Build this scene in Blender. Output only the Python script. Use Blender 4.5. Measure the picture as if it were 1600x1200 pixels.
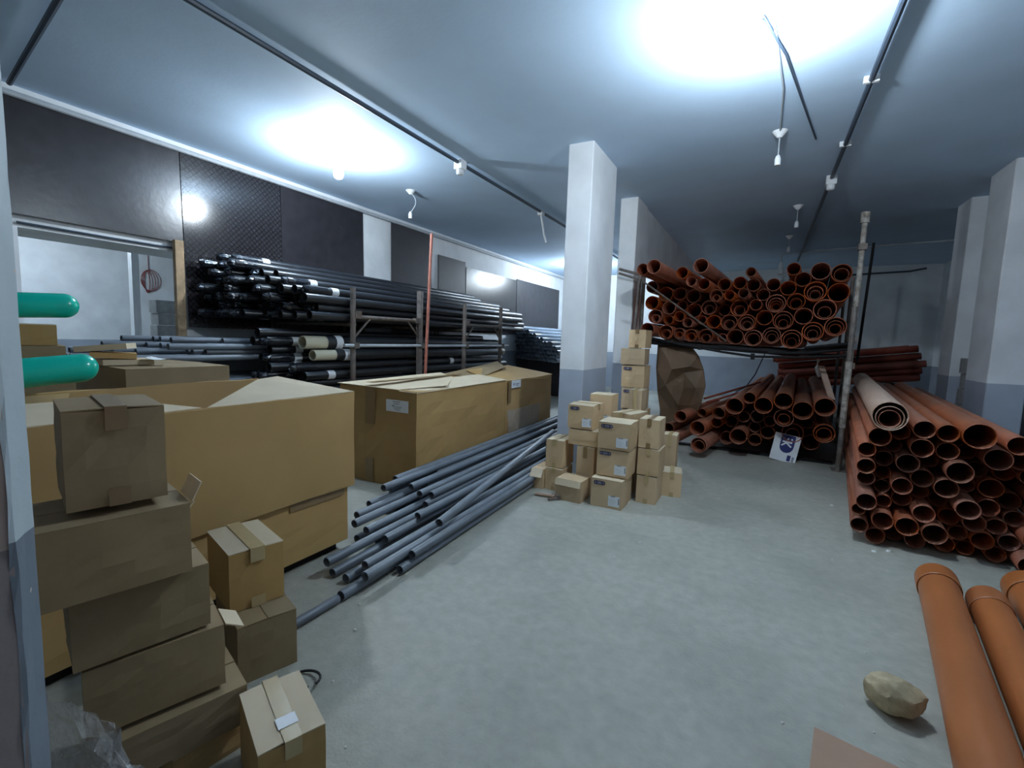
import bpy, math, random
from mathutils import Vector, Matrix
random.seed(7)
for o in list(bpy.data.objects): bpy.data.objects.remove(o)
S = bpy.context.scene
COL = S.collection
PI = math.pi

# ------------------------------------------------------------------ camera
F_PX, PITCH, ROLL, YAW, EYE = 721.6, .09948, .03309, .4949, 1.5
_f = Vector((-math.sin(YAW)*math.cos(PITCH), math.cos(YAW)*math.cos(PITCH), -math.sin(PITCH)))
_r0 = Vector((math.cos(YAW), math.sin(YAW), 0)); _u0 = _r0.cross(_f)
_r = _r0*math.cos(ROLL) + _u0*math.sin(ROLL)
_u = _u0*math.cos(ROLL) - _r0*math.sin(ROLL)
CAMP = Vector((0, 0, EYE))
cam_data = bpy.data.cameras.new('camera'); cam = bpy.data.objects.new('camera', cam_data); COL.objects.link(cam)
cam_data.sensor_width = 36; cam_data.lens = F_PX/1600*36; cam_data.clip_start = .02; cam_data.clip_end = 100
cam.matrix_world = Matrix(((_r.x, _u.x, -_f.x, 0), (_r.y, _u.y, -_f.y, 0), (_r.z, _u.z, -_f.z, EYE), (0, 0, 0, 1)))
S.camera = cam

def ray(x, y): return _r*((x-800)/F_PX) - _u*((y-600)/F_PX) + _f
def onz(x, y, z=0.0):
    d = ray(x, y); return CAMP + d*((z-EYE)/d.z)
def ony(x, y, Y):
    d = ray(x, y); return CAMP + d*(Y/d.y)
def onx(x, y, X):
    d = ray(x, y); return CAMP + d*(X/d.x)
def depth(p): return (Vector(p)-CAMP).dot(_f)

# ------------------------------------------------------------------ world and exposure
w = bpy.data.worlds.new('world'); S.world = w; w.use_nodes = True
w.node_tree.nodes['Background'].inputs[0].default_value = (.5, .6, .75, 1)
w.node_tree.nodes['Background'].inputs[1].default_value = .05
S.view_settings.view_transform = 'Standard'; S.view_settings.look = 'None'
S.view_settings.gamma = 1; S.view_settings.use_curve_mapping = False
S.view_settings.exposure = 1.0
LAMP_COL = (.76, .87, .96)
LAMPS = [((-4.48, 3.90, 3.34), 520), ((-.17, 3.46, 3.33), 520), ((-4.52, 12.36, 3.30), 720), ((-11.0, 2.6, 3.32), 620)]

# ------------------------------------------------------------------ materials
MATS = {}
def nodes_of(name):
    m = bpy.data.materials.new(name); m.use_nodes = True
    nt = m.node_tree; b = nt.nodes['Principled BSDF']
    return m, nt, b
def mat(name, col, rough=.6, var=.12, scale=6, bump=0, bscale=40, metal=0, dust=None, dust_amt=0, rand=0, spec=.5, coat=0, stain=None, stain_scale=1.2, stain_amt=.5):
    """plain colour broken up by noise; optional dust that settles on upward faces, optional per-object variation"""
    m, nt, b = nodes_of(name); N = nt.nodes; L = nt.links
    tc = N.new('ShaderNodeTexCoord')
    n = N.new('ShaderNodeTexNoise'); n.inputs['Scale'].default_value = scale; n.inputs['Detail'].default_value = 6
    L.new(tc.outputs['Object'], n.inputs['Vector'])
    r = N.new('ShaderNodeValToRGB')
    r.color_ramp.elements[0].position = .3; r.color_ramp.elements[1].position = .72
    r.color_ramp.elements[0].color = tuple(c*(1-var) for c in col)+(1,); r.color_ramp.elements[1].color = tuple(min(1, c*(1+var)) for c in col)+(1,)
    L.new(n.outputs['Fac'], r.inputs['Fac']); out = r.outputs['Color']
    if stain:
        n2 = N.new('ShaderNodeTexNoise'); n2.inputs['Scale'].default_value = stain_scale; n2.inputs['Detail'].default_value = 8; n2.inputs['Roughness'].default_value = .65
        L.new(tc.outputs['Object'], n2.inputs['Vector'])
        r2 = N.new('ShaderNodeValToRGB'); r2.color_ramp.elements[0].position = .45; r2.color_ramp.elements[1].position = .7
        r2.color_ramp.elements[0].color = (0, 0, 0, 1); r2.color_ramp.elements[1].color = (stain_amt,)*3+(1,)
        L.new(n2.outputs['Fac'], r2.inputs['Fac'])
        mx = N.new('ShaderNodeMix'); mx.data_type = 'RGBA'; L.new(r2.outputs['Color'], mx.inputs[0]); L.new(out, mx.inputs[6]); mx.inputs[7].default_value = (*stain, 1); out = mx.outputs[2]
    if rand:
        oi = N.new('ShaderNodeObjectInfo'); hs = N.new('ShaderNodeHueSaturation')
        mr = N.new('ShaderNodeMapRange'); mr.inputs['To Min'].default_value = 1-rand; mr.inputs['To Max'].default_value = 1+rand
        L.new(oi.outputs['Random'], mr.inputs['Value']); L.new(mr.outputs['Result'], hs.inputs['Value'])
        ml = N.new('ShaderNodeMath'); ml.operation = 'MULTIPLY'; ml.inputs[1].default_value = 7.31; fr = N.new('ShaderNodeMath'); fr.operation = 'FRACT'
        L.new(oi.outputs['Random'], ml.inputs[0]); L.new(ml.outputs[0], fr.inputs[0])
        m2 = N.new('ShaderNodeMapRange'); m2.inputs['To Min'].default_value = 1-rand*.6; m2.inputs['To Max'].default_value = 1+rand*.3
        L.new(fr.outputs[0], m2.inputs['Value']); L.new(m2.outputs['Result'], hs.inputs['Saturation'])
        L.new(out, hs.inputs['Color']); out = hs.outputs['Color']
    if dust:
        g = N.new('ShaderNodeNewGeometry'); sp = N.new('ShaderNodeSeparateXYZ'); L.new(g.outputs['Normal'], sp.inputs[0])
        n3 = N.new('ShaderNodeTexNoise'); n3.inputs['Scale'].default_value = 3; n3.inputs['Detail'].default_value = 5; L.new(tc.outputs['Object'], n3.inputs['Vector'])
        mr = N.new('ShaderNodeMapRange'); mr.inputs['From Min'].default_value = .1; mr.inputs['From Max'].default_value = .95; L.new(sp.outputs['Z'], mr.inputs['Value'])
        mu = N.new('ShaderNodeMath'); mu.operation = 'MULTIPLY'; L.new(mr.outputs['Result'], mu.inputs[0]); L.new(n3.outputs['Fac'], mu.inputs[1])
        m3 = N.new('ShaderNodeMath'); m3.operation = 'MULTIPLY'; m3.inputs[1].default_value = dust_amt*2; m3.use_clamp = True; L.new(mu.outputs[0], m3.inputs[0])
        mx = N.new('ShaderNodeMix'); mx.data_type = 'RGBA'; L.new(m3.outputs[0], mx.inputs[0]); L.new(out, mx.inputs[6]); mx.inputs[7].default_value = (*dust, 1); out = mx.outputs[2]
    L.new(out, b.inputs['Base Color'])
    b.inputs['Roughness'].default_value = rough; b.inputs['Metallic'].default_value = metal
    b.inputs['Specular IOR Level'].default_value = spec; b.inputs['Coat Weight'].default_value = coat
    if bump:
        nb = N.new('ShaderNodeTexNoise'); nb.inputs['Scale'].default_value = bscale; nb.inputs['Detail'].default_value = 5; L.new(tc.outputs['Object'], nb.inputs['Vector'])
        bp = N.new('ShaderNodeBump'); bp.inputs['Strength'].default_value = bump; bp.inputs['Distance'].default_value = .01
        L.new(nb.outputs['Fac'], bp.inputs['Height']); L.new(bp.outputs['Normal'], b.inputs['Normal'])
    MATS[name] = m; return m

def painted(name, upper, lower, line, wob=.006, chip=None, chip_at=.62, rough=.65):
    """white wall paint over a grey skirting band, split by world height; optional patches where paint has come away"""
    m, nt, b = nodes_of(name); N = nt.nodes; L = nt.links
    g = N.new('ShaderNodeNewGeometry'); sp = N.new('ShaderNodeSeparateXYZ'); L.new(g.outputs['Position'], sp.inputs[0])
    n = N.new('ShaderNodeTexNoise'); n.inputs['Scale'].default_value = 2.2; n.inputs['Detail'].default_value = 7; L.new(g.outputs['Position'], n.inputs['Vector'])
    ad = N.new('ShaderNodeMath'); ad.operation = 'MULTIPLY_ADD'; ad.inputs[1].default_value = wob*2; L.new(n.outputs['Fac'], ad.inputs[0]); L.new(sp.outputs['Z'], ad.inputs[2])
    gt = N.new('ShaderNodeMath'); gt.operation = 'GREATER_THAN'; gt.inputs[1].default_value = line+wob; L.new(ad.outputs[0], gt.inputs[0])
    mx = N.new('ShaderNodeMix'); mx.data_type = 'RGBA'; L.new(gt.outputs[0], mx.inputs[0]); mx.inputs[6].default_value = (*lower, 1); mx.inputs[7].default_value = (*upper, 1)
    r = N.new('ShaderNodeValToRGB'); r.color_ramp.elements[0].position = .3; r.color_ramp.elements[1].position = .7
    r.color_ramp.elements[0].color = (.84, .84, .84, 1); r.color_ramp.elements[1].color = (1.04, 1.04, 1.04, 1); L.new(n.outputs['Fac'], r.inputs['Fac'])
    mm = N.new('ShaderNodeMix'); mm.data_type = 'RGBA'; mm.blend_type = 'MULTIPLY'; mm.inputs[0].default_value = 1
    L.new(mx.outputs[2], mm.inputs[6]); L.new(r.outputs['Color'], mm.inputs[7]); out = mm.outputs[2]
    if chip:
        n2 = N.new('ShaderNodeTexNoise'); n2.inputs['Scale'].default_value = 5; n2.inputs['Detail'].default_value = 9; L.new(g.outputs['Position'], n2.inputs['Vector'])
        g2 = N.new('ShaderNodeMath'); g2.operation = 'GREATER_THAN'; g2.inputs[1].default_value = chip_at; L.new(n2.outputs['Fac'], g2.inputs[0])
        mc = N.new('ShaderNodeMix'); mc.data_type = 'RGBA'; L.new(g2.outputs[0], mc.inputs[0]); L.new(out, mc.inputs[6]); mc.inputs[7].default_value = (*chip, 1); out = mc.outputs[2]
    L.new(out, b.inputs['Base Color']); b.inputs['Roughness'].default_value = rough
    nb = N.new('ShaderNodeTexNoise'); nb.inputs['Scale'].default_value = 35; nb.inputs['Detail'].default_value = 4; L.new(g.outputs['Position'], nb.inputs['Vector'])
    bp = N.new('ShaderNodeBump'); bp.inputs['Strength'].default_value = .25; bp.inputs['Distance'].default_value = .006; L.new(nb.outputs['Fac'], bp.inputs['Height']); L.new(bp.outputs['Normal'], b.inputs['Normal'])
    MATS[name] = m; return m

def emitter(name, col, strength):
    m, nt, b = nodes_of(name)
    b.inputs['Base Color'].default_value = (1, 1, 1, 1); b.inputs['Emission Color'].default_value = (*col, 1); b.inputs['Emission Strength'].default_value = strength
    MATS[name] = m; return m

BAND = 1.15
mat('concrete', (.40, .395, .335), .55, .10, 16, .3, 60, stain=(.25, .25, .215), stain_scale=.8, stain_amt=.8)
mat('ceiling_paint', (.56, .73, .92), .7, .05, 1.5, .10, 25)
painted('wall_paint', (.80, .83, .85), (.34, .385, .45), BAND)
painted('column_paint', (.80, .82, .84), (.40, .45, .53), BAND+.02)
painted('worn_paint', (.50, .57, .60), (.16, .19, .23), BAND-.02, .02, chip=(.58, .50, .44), chip_at=.66)
mat('bare_plaster', (.60, .44, .38), .9, .2, 9, .8, 30)
painted('pink_paint', (.62, .46, .40), (.30, .25, .25), BAND-.03, .02)
mat('cardboard', (.45, .280, .105), .75, .07, 3, .12, 14, rand=.10)
mat('cardboard_dull', (.285, .205, .108), .8, .1, 4, .2, 12, rand=.1)
mat('cardboard_small', (.60, .43, .25), .75, .07, 3, .12, 14, rand=.12)
mat('cardboard_pale', (.62, .51, .35), .8, .06, 4, .1, 14, rand=.05)
mat('tape_dull', (.25, .165, .085), .45, .06, 10)
mat('tape_tan', (.26, .165, .072), .3, .06, 10)
mat('tape_clear', (.50, .38, .20), .22, .05, 10)
mat('paper', (.80, .83, .86), .6, .03, 10)
mat('ink', (.06, .05, .10), .7, .05, 20)
mat('ink_soft', (.28, .30, .36), .7, .05, 20)
mat('blue_print', (.02, .03, .16), .5, .05, 20)
mat('orange_pvc', (.36, .085, .028), .55, .3, 5, .1, 30, dust=(.23, .155, .11), dust_amt=.45, rand=.30)
mat('orange_pvc_clean', (.40, .125, .035), .42, .08, 3, .05, 30, rand=.06)
mat('red_pvc_dark', (.30, .055, .03), .55, .2, 5, dust=(.22, .12, .09), dust_amt=.3, rand=.2)
mat('pale_pvc_dusty', (.42, .26, .18), .6, .15, 6, dust=(.40, .32, .26), dust_amt=.5)
mat('grey_pvc', (.14, .165, .20), .42, .15, 3, dust=(.30, .335, .37), dust_amt=.35, rand=.2)
mat('black_pe', (.012, .014, .018), .33, .2, 6, dust=(.06, .07, .09), dust_amt=.2, rand=.2)
mat('black_wrap', (.012, .015, .022), .16, .2, 6, .8, 16, coat=.4)
mat('beige_pvc', (.58, .54, .40), .4, .06, 5)
mat('silver_pipe', (.22, .27, .33), .25, .1, 5, rand=.15)
mat('white_plastic', (.78, .80, .82), .45, .04, 8)
mat('dark_conduit', (.05, .07, .10), .45, .1, 8)
mat('grey_conduit', (.42, .46, .50), .5, .1, 8)
mat('scaffold_steel', (.19, .17, .155), .6, .4, 14, .4, 40, metal=.35, stain=(.14, .075, .045), stain_scale=7, stain_amt=.8)
mat('painted_steel', (.30, .26, .22), .65, .5, 18, .5, 40, stain=(.55, .52, .48), stain_scale=9, stain_amt=.8)
mat('red_steel', (.38, .13, .09), .5, .3, 9)
mat('black_steel', (.014, .013, .014), .7, .3, 9, spec=.2)
mat('wood', (.38, .26, .15), .75, .3, 9, .3, 30)
mat('green_pvc', (.0, .58, .43), .22, .05, 4, spec=.6)
mat('block', (.36, .37, .37), .9, .2, 14, .6, 50)
mat('stone', (.50, .41, .26), .9, .35, 11, .9, 22, stain=(.30, .22, .12), stain_scale=8, stain_amt=.7)
mat('rubber', (.015, .015, .017), .6, .1, 8)
mat('wire_red', (.25, .06, .06), .5, .1, 8)
mat('debris', (.62, .63, .60), .9, .1, 8)
mat('hardboard', (.40, .25, .17), .75, .06, 5)
mat('board_film', (.020, .018, .022), .30, .3, 7, .12, 18, rand=.12, spec=.6)
mat('board_matt', (.026, .025, .03), .5, .2, 5, .2, 30, rand=.15)

def mesh_board():
    m, nt, b = nodes_of('board_mesh'); N = nt.nodes; L = nt.links
    tc = N.new('ShaderNodeTexCoord'); mp = N.new('ShaderNodeMapping'); mp.inputs['Rotation'].default_value = (PI/4, 0, 0); L.new(tc.outputs['Object'], mp.inputs[0])
    outs = []
    for ax in ('Y', 'Z'):
        wv = N.new('ShaderNodeTexWave'); wv.bands_direction = ax; wv.inputs['Scale'].default_value = 6.5; L.new(mp.outputs[0], wv.inputs[0]); outs.append(wv.outputs['Fac'])
    mn = N.new('ShaderNodeMath'); mn.operation = 'MINIMUM'; L.new(outs[0], mn.inputs[0]); L.new(outs[1], mn.inputs[1])
    r = N.new('ShaderNodeValToRGB'); r.color_ramp.elements[0].position = .03; r.color_ramp.elements[1].position = .16
    r.color_ramp.elements[0].color = (.006, .006, .008, 1); r.color_ramp.elements[1].color = (.026, .023, .026, 1); L.new(mn.outputs[0], r.inputs['Fac']); L.new(r.outputs['Color'], b.inputs['Base Color'])
    bp = N.new('ShaderNodeBump'); bp.inputs['Strength'].default_value = .25; bp.inputs['Distance'].default_value = .004; L.new(r.outputs['Color'], bp.inputs['Height']); L.new(bp.outputs['Normal'], b.inputs['Normal'])
    b.inputs['Roughness'].default_value = .17; b.inputs['Specular IOR Level'].default_value = .6
    MATS['board_mesh'] = m
mesh_board()
def film():
    m, nt, b = nodes_of('clear_film'); N = nt.nodes; L = nt.links
    b.inputs['Base Color'].default_value = (.75, .78, .8, 1); b.inputs['Roughness'].default_value = .12
    b.inputs['Alpha'].default_value = .35; b.inputs['Specular IOR Level'].default_value = .9
    n = N.new('ShaderNodeTexNoise'); n.inputs['Scale'].default_value = 16; n.inputs['Detail'].default_value = 4
    bp = N.new('ShaderNodeBump'); bp.inputs['Strength'].default_value = 1; bp.inputs['Distance'].default_value = .03; L.new(n.outputs['Fac'], bp.inputs['Height']); L.new(bp.outputs['Normal'], b.inputs['Normal'])
    MATS['clear_film'] = m
film()

# ------------------------------------------------------------------ mesh helpers
class MB:
    def __init__(s): s.v = []; s.f = []
    def add(s, vs, fs):
        k = len(s.v); s.v += [tuple(v) for v in vs]; s.f += [tuple(k+i for i in f) for f in fs]; return s
    def box(s, c, d, M=None):
        x, y, z = d[0]/2, d[1]/2, d[2]/2
        vs = [Vector((a, b, e)) for a in (-x, x) for b in (-y, y) for e in (-z, z)]
        if M is not None: vs = [M @ v for v in vs]
        vs = [v+Vector(c) for v in vs]
        return s.add(vs, [(0, 1, 3, 2), (4, 6, 7, 5), (0, 4, 5, 1), (2, 3, 7, 6), (0, 2, 6, 4), (1, 5, 7, 3)])
    def b2(s, a, b):
        return s.box([(a[i]+b[i])/2 for i in range(3)], [abs(b[i]-a[i]) for i in range(3)])
    def rod(s, p0, p1, r0, r1=None, seg=10, cap=True):
        if r1 is None: r1 = r0
        p0, p1 = Vector(p0), Vector(p1); q = (p1-p0).to_track_quat('Z', 'Y')
        vs = []
        for p, r in ((p0, r0), (p1, r1)):
            for i in range(seg):
                a = 2*PI*i/seg; vs.append(p + q @ Vector((r*math.cos(a), r*math.sin(a), 0)))
        fs = [(i, (i+1) % seg, seg+(i+1) % seg, seg+i) for i in range(seg)]
        if cap: fs += [tuple(range(seg-1, -1, -1)), tuple(range(seg, 2*seg))]
        return s.add(vs, fs)
    def path(s, pts, r, seg=8):
        pts = [Vector(p) for p in pts]; vs = []; fs = []; n = len(pts)
        for k, p in enumerate(pts):
            d = (pts[min(k+1, n-1)]-pts[max(k-1, 0)]).normalized(); q = d.to_track_quat('Z', 'Y')
            for i in range(seg):
                a = 2*PI*i/seg; vs.append(p + q @ Vector((r*math.cos(a), r*math.sin(a), 0)))
        for k in range(n-1):
            for i in range(seg): fs.append((k*seg+i, k*seg+(i+1) % seg, (k+1)*seg+(i+1) % seg, (k+1)*seg+i))
        fs += [tuple(range(seg-1, -1, -1)), tuple(range((n-1)*seg, n*seg))]
        return s.add(vs, fs)
    def lathe(s, prof, seg=14, c=(0, 0, 0)):
        vs = []; fs = []; n = len(prof)
        for r, z in prof:
            for i in range(seg):
                a = 2*PI*i/seg; vs.append((c[0]+r*math.cos(a), c[1]+r*math.sin(a), c[2]+z))
        for k in range(n-1):
            for i in range(seg): fs.append((k*seg+i, k*seg+(i+1) % seg, (k+1)*seg+(i+1) % seg, (k+1)*seg+i))
        fs += [tuple(range(seg-1, -1, -1)), tuple(range((n-1)*seg, n*seg))]
        return s.add(vs, fs)
    def mesh(s, name, smooth=False):
        me = bpy.data.meshes.new(name); me.from_pydata(s.v, [], s.f); me.update()
        if smooth: shade(me)
        return me
def shade(me, ang=.7):
    me.polygons.foreach_set('use_smooth', [True]*len(me.polygons))
    try: me.set_sharp_from_angle(angle=ang)
    except Exception: pass
def obj(name, me, m, parent=None, loc=None, rot=None):
    if isinstance(me, MB): me = me.mesh(name)
    if m is not None and not me.materials: me.materials.append(MATS[m])
    o = bpy.data.objects.new(name, me); COL.objects.link(o)
    if parent is not None: o.parent = parent
    if loc is not None: o.location = loc
    if rot is not None: o.rotation_euler = rot
    return o
def tag(o, label=None, cat=None, group=None, kind=None):
    if label: o['label'] = label
    if cat: o['category'] = cat
    if group: o['group'] = group
    if kind: o['kind'] = kind
    return o
def thing(name, label, cat, loc=(0, 0, 0), rz=0, group=None):
    o = bpy.data.objects.new(name, None); COL.objects.link(o); o.location = loc; o.rotation_euler = (0, 0, rz); o.empty_display_size = .1
    return tag(o, label, cat, group)
def struct(name, mb, m, label=None, parent=None):
    o = obj(name, mb, m, parent)
    if parent is None: o['kind'] = 'structure'
    if label: o['label'] = label
    return o

# ------------------------------------------------------------------ room shell
H = 3.6
XL, XR, YB, YN = -6.07, 3.62, 14.75, -2.6
XF = -13.4                                                    # far wall of the space seen through the opening
T = .10
struct('floor', MB().b2((XF-.2, YN-.2, -.2), (XR+.2, YB+.2, 0)), 'concrete', 'bare grey concrete floor with stains')
struct('ceiling', MB().b2((XF-.2, YN-.2, H), (XR+.2, YB+.2, H+.2)), 'ceiling_paint', 'painted concrete ceiling slab')
OY0, OY1, OZ = 1.58, 2.98, 2.36                               # opening in the left wall
wl = MB()
wl.b2((XL-T, OY1, 0), (XL, YB, H)); wl.b2((XL-T, YN, 0), (XL, OY0, H)); wl.b2((XL-T, OY0, OZ), (XL, OY1, H))
struct('wall_left', wl, 'wall_paint', 'white wall with a wide opening at its near end')
struct('wall_back', MB().b2((XF, YB, 0), (XR, YB+.2, H)), 'wall_paint', 'white back wall with grey lower band')
struct('wall_right', MB().b2((XR, YN, 0), (XR+.2, YB, H)), 'wall_paint')
struct('wall_near', MB().b2((XF, YN-.2, 0), (XR, YN, H)), 'wall_paint')
struct('wall_beyond', MB().b2((XF-.2, YN, 0), (XF, YB, H)), 'wall_paint', 'white wall seen through the opening')
# soffit of the opening and white jamb
struct('trim_1', MB().b2((XL-T-.55, OY0-.3, OZ), (XL-T, OY1+.6, H)), 'wall_paint', 'white lintel over the opening')
struct('trim_2', MB().b2((XL-T, OY0-.02, 0), (XL+.03, OY0+.05, OZ)), 'white_plastic', 'white jamb of the opening')

def column(label, x0, y0, x1, y1, m='column_paint', top=H):
    mb = MB(); b = .012
    pts = [(x0+b, y0), (x1-b, y0), (x1, y0+b), (x1, y1-b), (x1-b, y1), (x0+b, y1), (x0, y1-b), (x0, y0+b)]
    zs = [0, .6, 1.2, 1.8, 2.4, 3.0, top]
    rnd = random.Random(x0*13+y0)
    vs = [(px+rnd.uniform(-.003, .003), py+rnd.uniform(-.003, .003), z) for z in zs for px, py in pts]
    fs = [(k*8+i, k*8+(i+1) % 8, (k+1)*8+(i+1) % 8, (k+1)*8+i) for k in range(len(zs)-1) for i in range(8)] + [tuple(range(7, -1, -1)), tuple(range(len(vs)-8, len(vs)))]
    o = obj('column', mb.add(vs, fs), m)
    return tag(o, label, 'column', 'concrete columns')
column('white square column with grey base rising behind the small labelled cartons', -2.02, 4.86, -1.735, 5.74)
column('white column with grey base beside the upper rack of orange pipes', -2.02, 6.95, -1.76, 7.55)
column('white column with grey base rising behind the orange pipe pile, grey block stack beside it', 2.32, 8.63, 2.58, 9.15)
column('wide white column with grey base at the near side of the grey block stack', 2.235, 7.11, 2.56, 7.75)
# beam running back from the second column
struct('trim_3', MB().b2((-2.0, 7.55, 2.75), (-1.78, YB, H)), 'wall_paint', 'white beam behind the second column')
# near column with worn corner
t = thing('column', 'worn column with broken corner plaster beside the nearest carton stack', 'column', (0, 0, 0), 0, 'concrete columns')
rnd = random.Random(3)
nz = 60; vs = []; fs = []
prof = [(-1.075, -.7), (-1.075, .15), (-1.078, .258), (-1.128, .298), (-1.5, .30), (-1.5, -.7)]
def strip(cols, m, name, jit):
    mb = MB(); vs = []; fs = []
    for k in range(nz+1):
        z = H*k/nz
        for j, (x, y) in enumerate(cols):
            q = jit[j]; vs.append((x+rnd.uniform(-q, q), y+rnd.uniform(-q, q), z))
    n = len(cols)
    for k in range(nz):
        for i in range(n-1): fs.append((k*n+i, k*n+i+1, (k+1)*n+i+1, (k+1)*n+i))
    return obj(name, mb.add(vs, fs), m, t)
strip([(-1.128, .298), (-1.5, .30), (-1.5, -.7), (-1.075, -.7), (-1.075, .15), (-1.076, .257)], 'pink_paint', 'shaft', (0, 0, 0, 0, 0, .002))
strip([(-1.0745, .253), (-1.077, .262), (-1.102, .279), (-1.1285, .2985)], 'worn_paint', 'corner_bead', (.0022, .0015, .0006, .0005))

# far column strip on the beyond wall
tag(obj('column', MB().b2((-9.12, onx(213, 450, -9.0).y-.05, 0), (-9.0, onx(213, 450, -9.0).y+.05, H)), 'white_plastic'), 'slim white post seen through the opening in the left wall', 'post')

# ------------------------------------------------------------------ dark boards along the left wall
def board(label, y0, y1, z0, z1, m, tilt=0, x=XL+.012, skew=0):
    th = .018; mb = MB(); hh = z1-z0
    vs = [(0, 0, 0), (th, 0, 0), (th, y1-y0, 0), (0, y1-y0, 0), (0, 0, hh), (th, 0, hh), (th, y1-y0+skew, hh), (0, y1-y0+skew, hh)]
    mb.add(vs, [(3, 2, 1, 0), (4, 5, 6, 7), (0, 1, 5, 4), (1, 2, 6, 5), (2, 3, 7, 6), (3, 0, 4, 7)])
    o = obj('plywood_board', mb, m, None, (x+math.tan(tilt)*hh, y0, z0), (0, -tilt, 0))
    return tag(o, label, 'board', 'dark boards on the left wall')
board('dark film faced board fixed over the wall opening', .6, 2.99, 2.47, 3.50, 'board_film', .03)
board('tall dark board with mesh pattern, beside the wooden post of the opening', 3.0, 4.25, 1.50, 3.52, 'board_mesh', .031)
board('tall glossy dark board between the mesh board and a bare strip of white wall', 4.26, 5.76, 1.50, 3.52, 'board_film', .02)
board('tall dark board with slanted edge behind the red pole', 6.44, 7.66, 1.45, 3.53, 'board_matt', .015, skew=-.14)
board('narrow dark board, shorter than the board by the red pole', 7.82, 8.80, 1.30, 3.16, 'board_matt', .02)
board('long glossy dark board in the middle of the far row', 8.84, 11.27, 1.6, 3.06, 'board_film', .004)
board('long dull dark board at the far end of the row', 11.29, 14.25, 1.6, 3.10, 'board_matt', .01)
# wooden post at the opening edge
p = onx(283, 450, XL+.10)
o = tag(obj('wooden_post', MB().b2((-.03, -.045, 0), (.03, .045, 2.48)), 'wood', None, (XL+.11, 2.91, 0)), 'rough wooden post standing at the edge of the wall opening', 'post')

# ------------------------------------------------------------------ pipes: helpers
TUBES = {}
def tube(D, L, m, wall=None, seg=16):
    D = math.floor(D/.004+1e-6)*.004; L = round(L, 2); wall = wall or max(.004, D*.04)
    k = (D, L, m, wall, seg)
    if k not in TUBES:
        R = D/2; r = R-wall; mb = MB(); vs = []; fs = []
        prof = [(r, .55), (r, .004), (R-wall*.5, 0), (R, .004), (R, L-.004), (R-wall*.5, L), (r, L-.004), (r, L-.55)] if L > 1.2 else [(r, L*.5), (r, .004), (R-wall*.5, 0), (R, .004), (R, L-.004), (R-wall*.5, L), (r, L-.004), (r, L*.5)]
        n = len(prof)
        for rr, y in prof:
            for i in range(seg):
                a = 2*PI*i/seg; vs.append((rr*math.cos(a), y, rr*math.sin(a)))
        for q in range(n-1):
            for i in range(seg): fs.append((q*seg+i, q*seg+(i+1) % seg, (q+1)*seg+(i+1) % seg, (q+1)*seg+i))
        if L > 1.2:                                            # join the inner wall
            for i in range(seg): fs.append(((n-1)*seg+i, (n-1)*seg+(i+1) % seg, (i+1) % seg, i))
        mb.add(vs, fs); me = mb.mesh('pipe'); shade(me, .6); me.materials.append(MATS[m]); TUBES[k] = me
    return TUBES[k]
def rot_to(d):
    return Vector(d).to_track_quat('Y', 'Z').to_euler()
def pipe(name, p, d, D, L, m, label, cat='pipe', group=None, wall=None, seg=16):
    o = bpy.data.objects.new(name, tube(D, L, m, wall, seg)); COL.objects.link(o)
    o.location = p; o.rotation_euler = rot_to(d)
    return tag(o, label, cat, group)
def relax(C, it=120, floor=None, xmin=None, xmax=None, gap=.001):
    """push overlapping circles [x, z, r] apart in cross-section"""
    for _ in range(it):
        mv = False
        for i in range(len(C)):
            for j in range(i):
                dx = C[i][0]-C[j][0]; dz = C[i][1]-C[j][1]; d = math.hypot(dx, dz) or 1e-6; o = C[i][2]+C[j][2]+gap-d
                if o > 0:
                    mv = True; k = o*.5/d; C[i][0] += dx*k; C[i][1] += dz*k; C[j][0] -= dx*k; C[j][1] -= dz*k
        for c in C:
            if floor is not None and c[1] < floor+c[2]: c[1] = floor+c[2]
            if xmin is not None and c[0] < xmin+c[2]: c[0] = xmin+c[2]
            if xmax is not None and c[0] > xmax-c[2]: c[0] = xmax-c[2]
        if not mv: break
    return C

# ------------------------------------------------------------------ orange pipes, upper rack shelf
AZ = math.radians(4.5); RD = Vector((math.sin(AZ), math.cos(AZ), 0)); RYF = 6.98
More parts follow.
